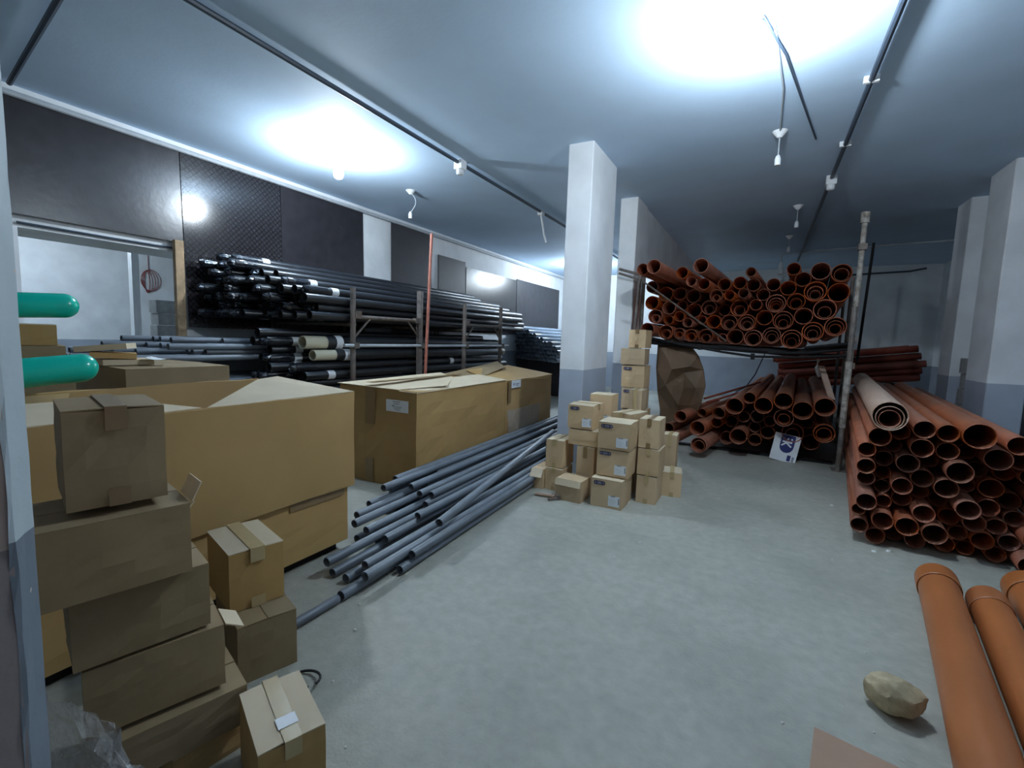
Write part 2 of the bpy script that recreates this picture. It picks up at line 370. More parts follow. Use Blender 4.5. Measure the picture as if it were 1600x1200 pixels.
# cx, cy, diameter in pixels, sticks out by (m), nested diameters
UP = [(1003.8, 423.8, 20, .9), (1018.8, 417, 23.7, 1.0), (1067, 427.5, 20, .75), (1095, 415, 24.5, .9), (1079.5, 441, 17, .7), (1096, 444, 19, .6),
 (1119, 460.5, 20.5, .3, 11), (1136, 448, 21, .25), (1140, 460.5, 17, .25), (1161, 446, 21, .1), (1161, 456, 17, .3), (1180, 441, 16, .3), (1186, 447.5, 21, .1),
 (1212.5, 450.7, 21, 0), (1237.5, 451, 24, 0), (1201, 459.5, 20, 0), (1210, 471, 30, .05, 23, 17, 12), (1240, 467.5, 27, 0, 18), (1250, 434, 21, .05), (1257.5, 437.5, 24, .05),
 (1281.7, 431, 29, .1), (1316, 432.5, 30, .1, 22), (1270, 460, 33, .1, 24, 16), (1310, 460, 32, .05), (1287.5, 481, 34, .12, 20), (1308.7, 501, 32, .12, 25, 18),
 (1181, 476, 18.5, .1), (1156, 481, 28, 0, 17), (1107.5, 481, 24, 0, 15), (1130, 484, 20, -.1), (1116, 502.5, 22.5, 0), (1140, 505, 26, .05, 16), (1167.5, 502.5, 27.5, .08, 22, 14),
 (1194, 495, 25, 0), (1225, 494, 31, .05, 24, 14), (1255, 490, 27.5, .02), (1275, 511, 32, .1, 25, 16), (1242.5, 516, 32, .1, 25, 15), (1209.5, 517.5, 27.5, .08, 21, 14),
 (1181, 522.5, 27.5, .05, 21), (1154, 524, 26, .05), (1132.5, 527.5, 15, 0), (1102.5, 525, 24, .05, 14), (1079, 524, 21, .05, 14), (1056, 520, 17.5, .03, 10), (1032.5, 515, 24, .05, 15),
 (1007, 512, 23, .25), (1025, 492.5, 24, .1, 14), (1045, 499, 16, .05), (1056, 496, 17.5, 0), (1074, 504, 16, 0), (1014, 455, 20, .1), (1031, 459, 24, 0), (1011, 477.5, 22.5, .1),
 (1042.5, 476, 22.5, 0), (1052.5, 460, 21, 0), (1080, 460, 22.5, 0), (1065, 477.5, 17.5, -.05), (1086, 484, 24, -.05), (1097.5, 500, 15, 0)]
base = []
for u in UP:
    P0 = ony(u[0], u[1], RYF-u[3]); D = u[2]*depth(P0)/F_PX*.94
    a = P0.x - math.tan(AZ)*(P0.y-RYF)                          # cross-section position on the rack plane
    base.append([a, P0.z, D/2])
relax(base, 400, xmin=-1.555, xmax=.875, gap=.001)
n_out = 0
for u, (a, z, R) in zip(UP, base):
    Pn = Vector((a, RYF, z)) - RD*u[3]/math.cos(AZ)
    far_out = u[3] >= .6
    lab = 'orange pipe sticking far out over the top of the upper rack shelf' if far_out else ('dusty orange pipe resting on the bars of the upper rack shelf' if z < 1.78 else 'dusty orange pipe in the middle layers of the upper rack shelf' if z < 2.15 else 'dusty orange pipe in the top layer of the upper rack shelf') + (', narrower pipes inside' if len(u) > 4 else '')
    grp = 'orange pipes sticking out of the upper rack' if far_out else 'orange pipes on the upper rack shelf'
    pipe('orange_pipe', Pn, RD, 2*R, 5.6, 'orange_pvc', lab, group=grp, seg=20)
    Ro = R*.92; off = Vector((0, 0, 0)); prevR = Ro; zz = 0
    for q, d in enumerate(u[4:]):
        r = min(d/u[2]*R, prevR*.93)
        zz -= (prevR-r)*.8
        pipe('orange_pipe', Pn+Vector((0, 0, zz))+RD*(.01+.02*q), RD, 2*r, 5.5, 'orange_pvc', 'smaller orange pipe nested inside a wider pipe on the upper rack shelf', group='nested orange pipes on the upper rack', seg=16)
        prevR = r*.92

# the scaffold rack that carries them
rk = thing('pipe_rack', 'rusty scaffold rack with sagging shelf carrying orange pipes', 'rack', (0, 0, 0))
PX1, PX0 = .92, -1.60
def post(par, x, y, z0, z1, r, m, lean=(0, 0), name='post'):
    return obj(name, MB().rod((x, y, z0), (x+lean[0], y+lean[1], z1), r, seg=10), m, par)
post(rk, PX1+.01, 6.86, 0, 3.05, .028, 'painted_steel', (-.0, 0)); post(rk, PX1-.01, 6.79, 0, 2.0, .03, 'scaffold_steel', (.0, 0))
obj('base_plate', MB().b2((PX1-.07, 6.78, 0), (PX1+.09, 6.96, .012)), 'scaffold_steel', rk)
obj('post_head', MB().rod((PX1+.01, 6.86, 2.98), (PX1+.01, 6.86, 3.1), .045), 'painted_steel', rk)
for zc in (1.62, 1.30, 2.70): obj('coupler', MB().box((PX1+.01, 6.85, zc), (.085, .09, .07)), 'scaffold_steel', rk)
post(rk, PX1-.01, 6.79, .55, 1.35, .036, 'painted_steel', (.0, 0), 'jack_sleeve')
post(rk, PX0, 6.86, 0, 2.55, .028, 'scaffold_steel', (-.0, .02)); post(rk, PX0-.10, 6.80, 1.2, 2.5, .024, 'scaffold_steel', (.07, .0))
for yy in (8.9, 11.2):
    xo = math.tan(AZ)*(yy-RYF)
    post(rk, PX1+.06+xo, yy, 0, 2.6, .026, 'scaffold_steel'); post(rk, PX0-.03+xo*.2, yy, 0, 2.4, .026, 'scaffold_steel')
# sagging shelf bars: follow the underside of the lowest pipes
SAG = [(-1.68, 1.62), (-1.35, 1.56), (-1.0, 1.52), (-.7, 1.475), (-.35, 1.435), (-.1, 1.42), (.2, 1.435), (.5, 1.475), (.8, 1.52), (1.0, 1.54)]
def low_at(x):
    zz = [c[1]-math.sqrt(max(0, c[2]**2-(x-c[0])**2)) for c in base if abs(x-c[0]) < c[2]]
    return min(zz) if zz else 1.6
sagpts = []
for i in range(15):
    x = PX0 + (PX1-PX0)*i/14; z = min(low_at(x+dx) for dx in (-.12, -.06, 0, .06, .12)); sagpts.append([x, z-.022])
for _ in range(3):                                            # lower convex envelope keeps the bar under every pipe
    for i in range(1, 14):
        sagpts[i][1] = min(sagpts[i][1], (sagpts[i-1][1]+sagpts[i+1][1])/2+.006)
for k, yy in enumerate((7.0, 8.9, 11.2)):
    xo = math.tan(AZ)*(yy-RYF)
    obj('shelf_bar', MB().path([(x+xo, yy, z-(.034 if k == 0 else .006)) for x, z in sagpts], .038 if k == 0 else .022), 'black_steel', rk)
obj('shelf_bar', MB().path([(PX0-.02, 6.90, 1.60), (-1.1, 6.90, 1.50), (-.5, 6.90, 1.405), (-.1, 6.90, 1.36), (.35, 6.90, 1.37), (PX1, 6.90, 1.42)], .016), 'black_steel', rk)
for x, z in ((-.78, 1.46), (-.12, 1.36)): obj('clip', MB().box((x, 6.89, z), (.05, .05, .08)), 'black_steel', rk)
obj('shelf_beam', MB().path([(.05, 6.95, 1.415), (.5, 6.95, 1.43), (.93, 6.95, 1.50)], .018), 'black_steel', rk)
obj('shelf_beam', MB().path([(.45, 6.92, 1.50), (.93, 6.9, 1.57)], .015), 'black_steel', rk)
obj('shelf_plank', MB().b2((.05, 7.02, 1.40), (.95, 7.30, 1.43)), 'black_steel', rk)
obj('bracket', MB().path([(.62, 6.95, 1.36), (.60, 6.95, 1.25), (.64, 6.95, 1.14)], .02), 'scaffold_steel', rk)
a = ony(1005, 440, 5.92); b = ony(1135, 533, 6.80)
obj('brace', MB().rod(a, b, .011, seg=8), 'scaffold_steel', rk)
a2 = ony(967, 422, 6.9); 
obj('outrigger', MB().rod((-1.95, 6.80, a2.z), (-1.58, 6.85, 2.45), .02), 'scaffold_steel', rk)
obj('outrigger', MB().rod((-1.95, 6.80, a2.z-.06), (-1.60, 6.88, 2.38), .016), 'scaffold_steel', rk)
obj('ceiling_rod', MB().rod((1.32, 9.1, 1.3), (1.42, 9.4, 3.2), .02), 'black_steel', rk)

# ------------------------------------------------------------------ orange pipes under the rack
LOW = [(1044, 669, 18, .3, 8), (1053, 684, 19, .45, 8), (1063, 651, 20, .4, 9), (1089, 667, 25, .45, 9), (1093.5, 695, 26, .6, 7, 19), (1097, 648, 15, .1, 9), (1122.5, 647, 20, .3, 7), (1121.5, 659, 17, .15, 7),
 (1148.5, 637, 28, .3, 4), (1171, 622, 19, .2, 5), (1191, 637, 28, .3, 4), (1225, 633, 28, .3, 3.5), (1253, 642, 31, .35, 2.5), (1284.5, 637, 31, .3, 1), (1220.5, 650, 29, .25, 3, 19), (1245, 673, 32, .02, 3, 21),
 (1290, 678, 31, .2, 2, 23), (1155, 679, 27, .3, 4.5), (1182, 686, 20, .05, 4), (1197, 674, 22, -.05, 4), (1183, 653.5, 21, .05, 4), (1204, 657, 18, .0, 3.5), (1165, 650, 19, 0, 4.5), (1144, 659, 20, .0, 5), (1178, 665, 18, -.05, 4), (1259, 666, 18, -.1, 2.5), (1133, 684, 22, -.1, 5), (1215, 690, 22, -.35, 3), (1268, 690, 26, -.15, 2)]
AZA, AZB = math.radians(3.4), math.radians(8.0)
LB = []
for u in LOW:
    P0 = ony(u[0], u[1], 7.0-u[3]); D = u[2]*depth(P0)/F_PX*.95
    LB.append([P0.x+math.tan(AZB if u[4] > 5 else AZA)*u[3], max(P0.z, D/2+.002), D/2])
relax(LB, 500, floor=.03, xmax=.865, gap=.002)
for u, (x, z, R) in zip(LOW, LB):
    left = u[4] > 5; az = AZB if left else AZA; d = Vector((math.sin(az), math.cos(az), 0)); L = 2.0 if left else 5.2
    pn = Vector((x-math.tan(az)*u[3], 7.0-u[3], z))
    lab = ('dusty orange pipe lying lowest in the heap under the scaffold rack' if z < .28 else 'dusty orange pipe in the middle of the heap under the scaffold rack' if z < .50 else 'dusty orange pipe lying on top of the heap under the scaffold rack')
    if left: lab = 'dusty orange pipe fanning out of the heap toward the crumpled cardboard, ' + ('lowest' if z < .28 else 'higher up')
    pipe('orange_pipe', pn, d, 2*R, L, 'orange_pvc', lab + (', narrower pipe inside' if len(u) > 5 else ''), group='orange pipes under the rack', seg=20)
    pr = R
    for q, dd in enumerate(u[5:]):
        r = min(dd/u[2]*R, pr*.84)
        pipe('orange_pipe', pn+Vector((0, 0, -(pr*.92-r)*.7))+d*.012, d, 2*r, L-.1, 'orange_pvc', 'smaller orange pipe nested inside a pipe under the rack', group='nested pipes under the rack')
# low timber sleeper under that heap
tag(obj('timber_sleeper', MB().b2((-1.2, 7.15, 0), (.9, 7.24, .028)), 'black_steel'), 'dark flat sleeper bar under the orange pipe heap below the rack', 'sleeper bar')
# thin dark red rods and a bent grey plank above the heap
for k, (xa, ya) in enumerate(((1100, 626), (1104, 632))):
    q = ony(xa, ya, 7.3)
    pipe('thin_pipe', q+Vector((0, 0, .03)), (.5, 1, .14), .035, 1.6, 'red_pvc_dark', 'thin dark red pipe lying across the heap under the rack', group='thin pipes across the heap')
q0 = ony(1283, 572, 7.35); q1 = ony(1300, 625, 7.0)
tag(obj('timber_batten', MB().box((0, 0, 0), (.07, .02, (q1-q0).length)), 'pale_pvc_dusty', None, (q0+q1)/2, (q1-q0).to_track_quat('Z', 'Y').to_euler()), 'short pale batten leaning on the pipe heap by the rack post', 'batten')

# dark red pipe stack at the back right
for row in range(5):
    for k in range(3):
        d = Vector((.97, -.06, .14)).normalized()
        pipe('red_pipe', (.35-.12*(row == 4)+.06*((row+k) % 3), 13.0+k*.17+(row % 2)*.085, .56+row*.155), d, .15, 2.62, 'red_pvc_dark', ['dark red pipe lying lowest in the crosswise stack behind the rack', 'dark red pipe inside the crosswise stack behind the rack', 'dark red pipe inside the crosswise stack behind the rack', 'dark red pipe inside the crosswise stack behind the rack', 'dark red pipe on top of the crosswise stack behind the rack'][row], group='dark red pipes at the back')
tr = thing('trestle', 'dark low trestle holding the crosswise red pipes', 'trestle', (0, 0, 0))
for xx, zb in ((.6, .485), (2.6, .77)):
    obj('beam', MB().b2((xx-.05, 12.7, zb-.08), (xx+.05, 13.6, zb)), 'black_steel', tr)
    for yy in (12.75, 13.55): obj('leg', MB().b2((xx-.04, yy-.04, 0), (xx+.04, yy+.04, zb-.08)), 'black_steel', tr)

# ------------------------------------------------------------------ the big orange pile on the right
AZ2 = math.radians(6.5); PD = Vector((math.sin(AZ2), math.cos(AZ2), 0)); PYF = 4.42
PL = [(125, 563, 88, 0), (232, 548, 110, .05), (335, 525, 95, -.1), (440, 503, 105, .05), (410, 583, 110, .05), (200, 600, 90, -.08), (365, 648, 110, .05), (120, 678, 92, .05), (213, 672, 90, -.1),
 (590, 525, 105, .05), (550, 597, 105, .03), (745, 535, 150, .1), (955, 540, 110, .05), (640, 685, 125, .12), (860, 615, 130, .05), (950, 630, 100, -.05), (960, 710, 105, -.08), (345, 755, 100, .05), (440, 732, 108, .02),
 (555, 752, 112, .06), (275, 765, 78, -.1), (200, 850, 100, .15), (272, 845, 80, -.05), (128, 825, 70, 0), (155, 925, 88, .06), (290, 948, 105, .06), (400, 980, 112, .1), (475, 920, 105, .06), (570, 930, 98, -.06),
 (665, 855, 112, .12), (785, 755, 115, -.08), (700, 775, 92, -.12), (835, 830, 105, -.12), (760, 900, 105, -.06), (970, 815, 112, .08), (985, 905, 80, .03), (525, 1010, 120, .1), (230, 1010, 95, .05), (320, 1020, 88, -.08),
 (440, 1050, 95, -.02), (605, 1010, 90, -.06), (705, 980, 105, 0), (800, 975, 95, -.05), (930, 1000, 112, .05), (745, 1060, 105, 0), (850, 1060, 95, -.03), (545, 1075, 95, -.06), (640, 1075, 85, -.08), (780, 1130, 95, -.04), (920, 1145, 115, .12),
 (480, 655, 90, -.12), (480, 830, 90, -.12), (380, 850, 95, -.1), (560, 840, 90, -.12), (880, 910, 95, -.1), (730, 650, 95, -.15), (850, 720, 95, -.15), (640, 600, 90, -.12), (300, 590, 80, -.12), (300, 690, 80, -.12)]
PB = []
for u in PL:
    x = 1300+u[0]/3.333; y = 540+u[1]/3.333; P0 = ony(x, y, PYF-u[3]); D = min(.205, u[2]/3.333*depth(P0)/F_PX*.90)
    PB.append([P0.x - math.tan(AZ2)*(P0.y-PYF), max(P0.z, D/2), D/2])
big = ony(1300+310/3.333, 540+440/3.333, PYF-.15); PB.append([big.x, big.z, .108])
relax(PB, 500, floor=.012, xmin=.705, xmax=1.80, gap=.001)
PB2 = PB[:-1]
def pile_label(z, R):
    return ('orange pipe in the bottom layer of the tall floor pile, touching the concrete' if z < .16 else 'orange pipe in the lower half of the tall floor pile' if z < .42 else 'orange pipe in the upper half of the tall floor pile' if z < .68 else 'thick orange pipe lying open on top of the tall floor pile' if R > .085 else 'orange pipe lying open on top of the tall floor pile')
for u, (a, z, R) in zip(PL, PB2):
    L = 5.6
    lift = 0
    pipe('orange_pipe', Vector((a, PYF, z)) - PD*(u[3]*1.0/math.cos(AZ2)), PD, 2*R, 4.9, 'orange_pvc', pile_label(z, R), group='orange pipes in the floor pile', seg=20)
a, z, R = PB[-1]; pb = Vector((a, PYF, z))-PD*.18
pipe('wide_pipe', pb, PD, 2*R, 4.8, 'pale_pvc_dusty', 'widest pale dusty pipe on top of the floor pile, two pipes nested inside', group=None, wall=.008, seg=24)
pipe('nested_pipe', pb+Vector((0, 0, -.012))+PD*.004, PD, 2*R*.80, 5.1, 'pale_pvc_dusty', 'pale pipe nested inside the widest pipe on the floor pile', seg=22)
pipe('nested_pipe', pb+Vector((0, 0, -.022))+PD*.008, PD, 2*R*.62, 5.0, 'orange_pvc', 'innermost orange pipe inside the widest pipe on the floor pile', seg=22)
# ------------------------------------------------------------------ foreground orange pipes
FD = Vector((.161, .985, 0)).normalized()
FG = [(1.045, 3.66, .098, .195, 'orange pipe lying next to the loose stone'), (1.232, 3.52, .0875, .175, 'orange pipe between the stone side pipe and the wide one by the frame edge'), (1.492, 3.80, .105, .21, 'wide orange pipe lying outermost of the loose floor pipes'), (1.40, 3.55, .245, .165, 'orange pipe resting on top of the loose floor pipes')]
for x, y, z, D, lab in FG[:3]:
    p1 = Vector((x, y, z)); t = thing('sewer_pipe', lab, 'pipe', p1-FD*3.6, 0, 'loose orange pipes in front of the pile')
    t.rotation_euler = rot_to(FD)
    o = obj('barrel', tube(D, 3.6, 'orange_pvc_clean', .006, 32), None, t)
    o = obj('socket', tube(D*1.07, .16, 'orange_pvc_clean', .006, 32), None, t, (0, 3.45, 0))

# ------------------------------------------------------------------ grey pipes on the floor
GP = [  # near end px, height of axis, far px x,y
 (465, 440, .10, -1), (432, 475, .04, -1), (570, 410, .16, -1), (570, 470, .16, -1), (425, 575, .10, -1), (420, 615, .10, -1), (425, 660, .035, -1), (500, 630, .10, -1.5), (480, 515, .10, -1), (785, 440, .22, -1.5), (845, 445, .22, -2),
 (815, 495, .16, -2), (775, 555, .16, -2), (605, 675, .10, -2), (300, 795, .10, -2.2), (320, 845, .035, -2.2), (400, 880, .035, -2.6), (500, 812, .10, -2.6), (500, 870, .10, -3), (375, 970, .035, -3), (745, 755, .10, -3.2), (680, 835, .035, -3.4), (575, 690, .04, -2.4)]
GB = []; GD = .06
for u in GP:
    P0 = onz(420+u[0]/3.333, 640+u[1]/3.333, u[2])
    GB.append((P0, u[3]))
AZ3 = math.radians(-2.1); G3 = Vector((math.sin(AZ3), math.cos(AZ3), 0)); GX = Vector((math.cos(AZ3), -math.sin(AZ3), 0))
CC = [[P.dot(GX), P.z, GD/2] for P, _ in GB]
extra = [[-2.35, .09], [-2.45, .09], [-2.5, .15], [-2.6, .15], [-2.42, .2], [-2.75, .09], [-2.3, .03], [-2.55, .03], [-2.7, .03], [-2.85, .03]]
CC += [[x-.0, z, GD/2] for x, z in extra]
relax(CC, 500, floor=0, xmin=-2.585, gap=.001)
for i, (x, z, R) in enumerate(CC):
    s = GB[i][0].dot(G3) if i < len(GB) else 3.0+.25*(i % 3)
    pipe('grey_pipe', GX*x + G3*s + Vector((0, 0, z)), G3, GD, 5.8 if s < 2.6 else 5.0, 'grey_pvc', 'thin grey pipe %s of the floor bundle beside the large cartons' % ('at the bottom' if z < .06 else 'in the middle layer' if z < .13 else 'near the top'), group='grey pipes on the floor', seg=12)
# the pipe pushed forward out of the bundle and the one lying diagonally on top
p0 = onz(452, 980, .03); p1 = onz(533, 932, .03); 
pipe('grey_pipe', p0+Vector((0, 0, .0)), (p1-p0).normalized()*1, .05, (p1-p0).length-.02, 'grey_pvc', 'grey pipe end reaching farthest out on the floor, ahead of the bundle', seg=14)
zt = max(c[1] for c in CC)+.06
p0 = onz(686, 817, .215); p1 = onz(849, 686, .30)
pipe('grey_pipe', p0, (p1-p0).normalized(), GD, 3.0, 'grey_pvc', 'grey pipe lying slantwise on top of the floor bundle', seg=14)

# ------------------------------------------------------------------ cartons
def bulge(w, d, h, n=5, amp=.006, seed=0, crush=0):
    rnd = random.Random(seed); mb = MB(); idx = {}
    def key(x, y, z): return (round(x, 5), round(y, 5), round(z, 5))
    V = []; Fc = []
    def vid(x, y, z):
        k = key(x, y, z)
        if k not in idx:
            ex = (abs(abs(x)-w/2) < 1e-5)+(abs(abs(y)-d/2) < 1e-5)+(z < 1e-5 or z > h-1e-5)
            q = amp*(.35 if ex >= 2 else 1)
            bx = (1-(2*y/d)**2)*(1-(2*z/h-1)**2)*amp*1.2*(1 if x > 0 else -1) if abs(abs(x)-w/2) < 1e-5 else 0
            by = (1-(2*x/w)**2)*(1-(2*z/h-1)**2)*amp*1.2*(1 if y > 0 else -1) if abs(abs(y)-d/2) < 1e-5 else 0
            lo = 0 if z < 1e-5 else rnd.uniform(-q, q)*.4
            idx[k] = len(V); V.append((x+rnd.uniform(-q, q)*.5+bx*rnd.uniform(.2, 1), y+rnd.uniform(-q, q)*.5+by*rnd.uniform(.2, 1), max(0, z+lo-(crush*rnd.random() if z > h*.9 else 0))))
        return idx[k]
    for ax in range(3):
        for sgn in (-1, 1):
            for i in range(n):
                for j in range(n):
                    q = []
                    for (a, b) in ((i, j), (i+1, j), (i+1, j+1), (i, j+1)):
                        a /= n; b /= n
                        if ax == 0: q.append(vid(sgn*w/2, (a-.5)*d, b*h))
                        elif ax == 1: q.append(vid((a-.5)*w, sgn*d/2, b*h))
                        else: q.append(vid((a-.5)*w, (b-.5)*d, 0 if sgn < 0 else h))
                    flip = (ax == 0 and sgn < 0) or (ax == 1 and sgn > 0) or (ax == 2 and sgn < 0)
                    Fc.append(q[::-1] if flip else q)
    return mb.add(V, Fc)
CN = [0]
def carton(label, loc, dims, rz=0, m='cardboard', seam='x', tape='tape_clear', front_label=None, logo=False, opened=False, group=None, name='carton', amp=.004, drop=.22, tape_w=.05, tilt=None):
    w, d, h = dims; CN[0] += 1; sd = CN[0]; rnd = random.Random(sd*17)
    t = thing(name, label, 'carton', loc, rz, group)
    if tilt: t.rotation_euler = (tilt[0], tilt[1], rz)
    g = .005
    body = obj('body', bulge(w, d, h-g, 5, amp, sd), m, t)
    th = .004
    if not opened:
        for s in (-1, 1):
            mb = MB(); lift = rnd.uniform(.001, .006)
            if seam == 'x':
                y0, y1 = s*.0015, s*d/2
                vs = [(-w/2, y1, h-g), (w/2, y1, h-g), (w/2, y0, h-g+lift), (-w/2, y0, h-g+lift)]
            else:
                x0, x1 = s*.0015, s*w/2
                vs = [(x1, -d/2, h-g), (x1, d/2, h-g), (x0, d/2, h-g+lift), (x0, -d/2, h-g+lift)]
            up = [(a, b, c+th) for a, b, c in vs]
            mb.add(vs+up, [(0, 1, 2, 3), (7, 6, 5, 4), (0, 4, 5, 1), (1, 5, 6, 2), (2, 6, 7, 3), (3, 7, 4, 0)])
            obj('flap', mb, 'cardboard_pale' if m in ('cardboard', 'cardboard_small') else m, t)
        if tape:
            mb = MB(); z = h+.0055; tw = tape_w/2; e = .0085
            if seam == 'x':
                mb.b2((-w/2-e, -tw, z), (w/2+e, tw, z+.0008))
                for s in (-1, 1): obj('tape', MB().b2((s*(w/2+e), -tw, h*(1-drop)), (s*(w/2+e+.0008), tw, z)), tape, t)
            else:
                mb.b2((-tw, -d/2-e, z), (tw, d/2+e, z+.0008))
                for s in (-1, 1):
                    obj('tape', MB().b2((-tw, s*(d/2+e), h*(1-drop)), (tw, s*(d/2+e+.0008), z)), tape, t); obj('tape', MB().b2((-tw, s*(d/2+e), 0), (tw, s*(d/2+e+.0008), h*drop*.8)), tape, t)
            obj('tape', mb, tape, t)
    else:
        # box open: dark mouth, short flaps standing or folded out
        for k, (cx, cy, ww, dd, ang, ax) in enumerate(((0, -d/2, w, d*.32, opened, 'x'), (0, d/2, w, d*.32, -opened, 'x'))):
            M = Matrix.Rotation(ang if cy < 0 else ang, 3, 'X')
            c = Vector((0, cy, h)) + M @ Vector((0, (-dd/2 if cy < 0 else dd/2), 0))
            obj('flap', MB().box(c, (ww, dd, th), M), 'cardboard_pale', t)
    fy = -d/2-amp*1.6
    if front_label:
        x0, x1, z0, z1 = [a*b for a, b in zip(front_label, (w, w, h, h))]
        lb = obj('paper_label', MB().b2((x0, fy-.001, z0), (x1, fy, z1)), 'paper', t)
        mb = MB(); ww = x1-x0; hh = z1-z0
        mb.b2((x0+ww*.2, fy-.0018, z1-hh*.07), (x0+ww*.6, fy-.001, z1+hh*.02)); mb.b2((x1-ww*.12, fy-.0018, z0+hh*.25), (x1-ww*.02, fy-.001, z1-hh*.15))
        obj('print', mb, 'ink_soft', lb)
        mb = MB()
        for i in range(4): mb.b2((x0+ww*.08, fy-.0014, z0+hh*(.2+.15*i)), (x0+ww*(.5+.2*((i*7) % 3)/2), fy-.001, z0+hh*(.215+.15*i)))
        obj('print', mb, 'ink_soft', lb)
    if logo:
        x0, z0 = -w*.42, h*.78; lw, lh = w*.38, h*.14; mb = MB(); n = 8
        ring = []
        for k in range(2*n+2):
            a = PI/2+PI*k/n if k <= n else -PI/2+PI*(k-n-1)/n
            cx = x0+lh/2 if k <= n else x0+lw-lh/2
            ring.append((cx+lh/2*math.cos(a), fy-.0012, z0+lh/2+lh/2*math.sin(a)))
        mb.add(ring+[(a, fy, c) for a, b, c in ring], [tuple(range(len(ring)))]+[(i, len(ring)+i, len(ring)+(i+1) % len(ring), (i+1) % len(ring)) for i in range(len(ring))])
        lg = obj('logo', mb, 'ink', t)
        mb = MB()
        for sx in (x0+lh*.45, x0+lw-lh*.45): mb.box((sx, fy-.0016, z0+lh/2), (lh*.3, .0008, lh*.3))
        for i in range(7):
            cx = x0+lh+(lw-2*lh)*(i+.5)/7; mb.box((cx, fy-.0016, z0+lh*.5), (lw*.035, .0008, lh*.5)); 
            if i % 2: mb.box((cx+lw*.02, fy-.0016, z0+lh*(.3 if i % 3 else .7)), (lw*.05, .0008, lh*.1))
        obj('lettering', mb, 'ink_soft', lg)
    return t
def face_box(pl, pr, z0, z1, dep, label, **k):
    """carton given by the ends of its front top edge in pixels at height z1"""
    a = onz(*pl, z1); b = onz(*pr, z1); u = (b-a); w = u.length; u.normalize(); n = Vector((-u.y, u.x, 0))   # n points away from the viewer side
    if n.dot(Vector((a.x, a.y, 0))) < 0: n = -n
    c = (a+b)/2 + n*dep/2
    return carton(label, (c.x, c.y, z0), (w, dep, z1-z0), math.atan2(u.y, u.x), **k)

# nearest stack, top to bottom
GN = 'cartons of the nearest stack'
K81 = lambda z: 1.5-(1.5-z)*.81
def near_box(pl, pr, zt, zb, lab, out=0, **k):
    k.setdefault('tape', None); k.setdefault('m', 'cardboard_dull')
    return face_box(pl, pr, K81(zb)+.001, K81(zt), .30, lab, group=GN, amp=.005, **k)
near_box((94, 643), (256, 632), 1.206, .852, 'topmost carton of the nearest stack, tape patch on its front', seam='y', tape='tape_dull', tape_w=.05)
tB = near_box((40, 838), (297, 785), .822, .545, 'wide dark carton directly under the topmost one of the nearest stack')
near_box((107, 942), (326, 879), .537, .27, 'third carton from the top of the nearest stack')
tD = near_box((128, 1052), (350, 975), .258, -.01, 'fourth carton from the top of the nearest stack')
near_box((190, 1158), (386, 1068), -.03, -.21, 'flat dark carton low in the nearest stack')
t = near_box((270, 1188), (392, 1117), -.225, -.3518, 'bottom carton of the nearest stack with a pale paper edge on top', m='cardboard')
obj('paper_edge', MB().b2((-.10, -.152, .1045), (.085, -.12, .1055)), 'paper', t)
def end_flap(par, ang, zf, dep, y):
    w_ = max(v.co.x for v in par.children[0].data.vertices); h_ = max(v.co.z for v in par.children[0].data.vertices)
    M = Matrix.Rotation(ang, 3, 'Y'); obj('end_flap', MB().box(Vector((w_+.004, y, h_*zf))+M @ Vector((.032, 0, 0)), (.064, dep, .004), M), 'cardboard_pale', par)
end_flap(tB, -1.15, 1.0, .13, -.07); end_flap(tB, -.9, .55, .10, .06); end_flap(tD, .5, .92, .12, -.06)
# second little stack beside it
carton('small carton with tape across its top standing on another carton near the stack', (-2.085, 1.255, .262), (.225, .34, .268), math.radians(75), seam='y', tape='tape_clear', tape_w=.06, group='two carton stack by the nearest stack')
carton('lower carton of the two carton stack, under the taped one', (-1.985, 1.235, 0), (.235, .40, .258), math.radians(72), seam='y', tape=None, m='cardboard_dull', group='two carton stack by the nearest stack')
tJ = carton('low carton on the floor with scuffed tape on its lid beside the cable loop', (-1.325, .905, 0), (.195, .30, .245), math.radians(68), seam='y', tape='tape_clear', tape_w=.05)
obj('tape_glint', MB().b2((-.03, -.10, .2525), (.03, -.05, .2533)), 'white_plastic', tJ)  # glint of the lid tape, put in as a flat white patch
# plastic bag slumped in the corner by the near column
def sheet(nu, nv, fn, amp, seed):
    rnd = random.Random(seed); mb = MB(); vs = []
    for i in range(nu+1):
        for j in range(nv+1):
            p = Vector(fn(i/nu, j/nv)); vs.append(p+Vector((rnd.uniform(-amp, amp), rnd.uniform(-amp, amp), rnd.uniform(-amp, amp)*.6)))
    fs = [(i*(nv+1)+j, (i+1)*(nv+1)+j, (i+1)*(nv+1)+j+1, i*(nv+1)+j+1) for i in range(nu) for j in range(nv)]
    return mb.add(vs, fs)
bag = sheet(16, 14, lambda a, b: (-1.52+.42*a*(1-.45*b), .30+.22*a+.30*(.5-abs(a-.5))*(1-b*.7), .62*b*(1-.5*a*a)), .022, 5)
me = bag.mesh('plastic_bag'); shade(me, 1.0)
tag(obj('plastic_bag', me, 'clear_film'), 'crumpled clear plastic bag slumped between the worn column and the nearest cartons', 'bag')

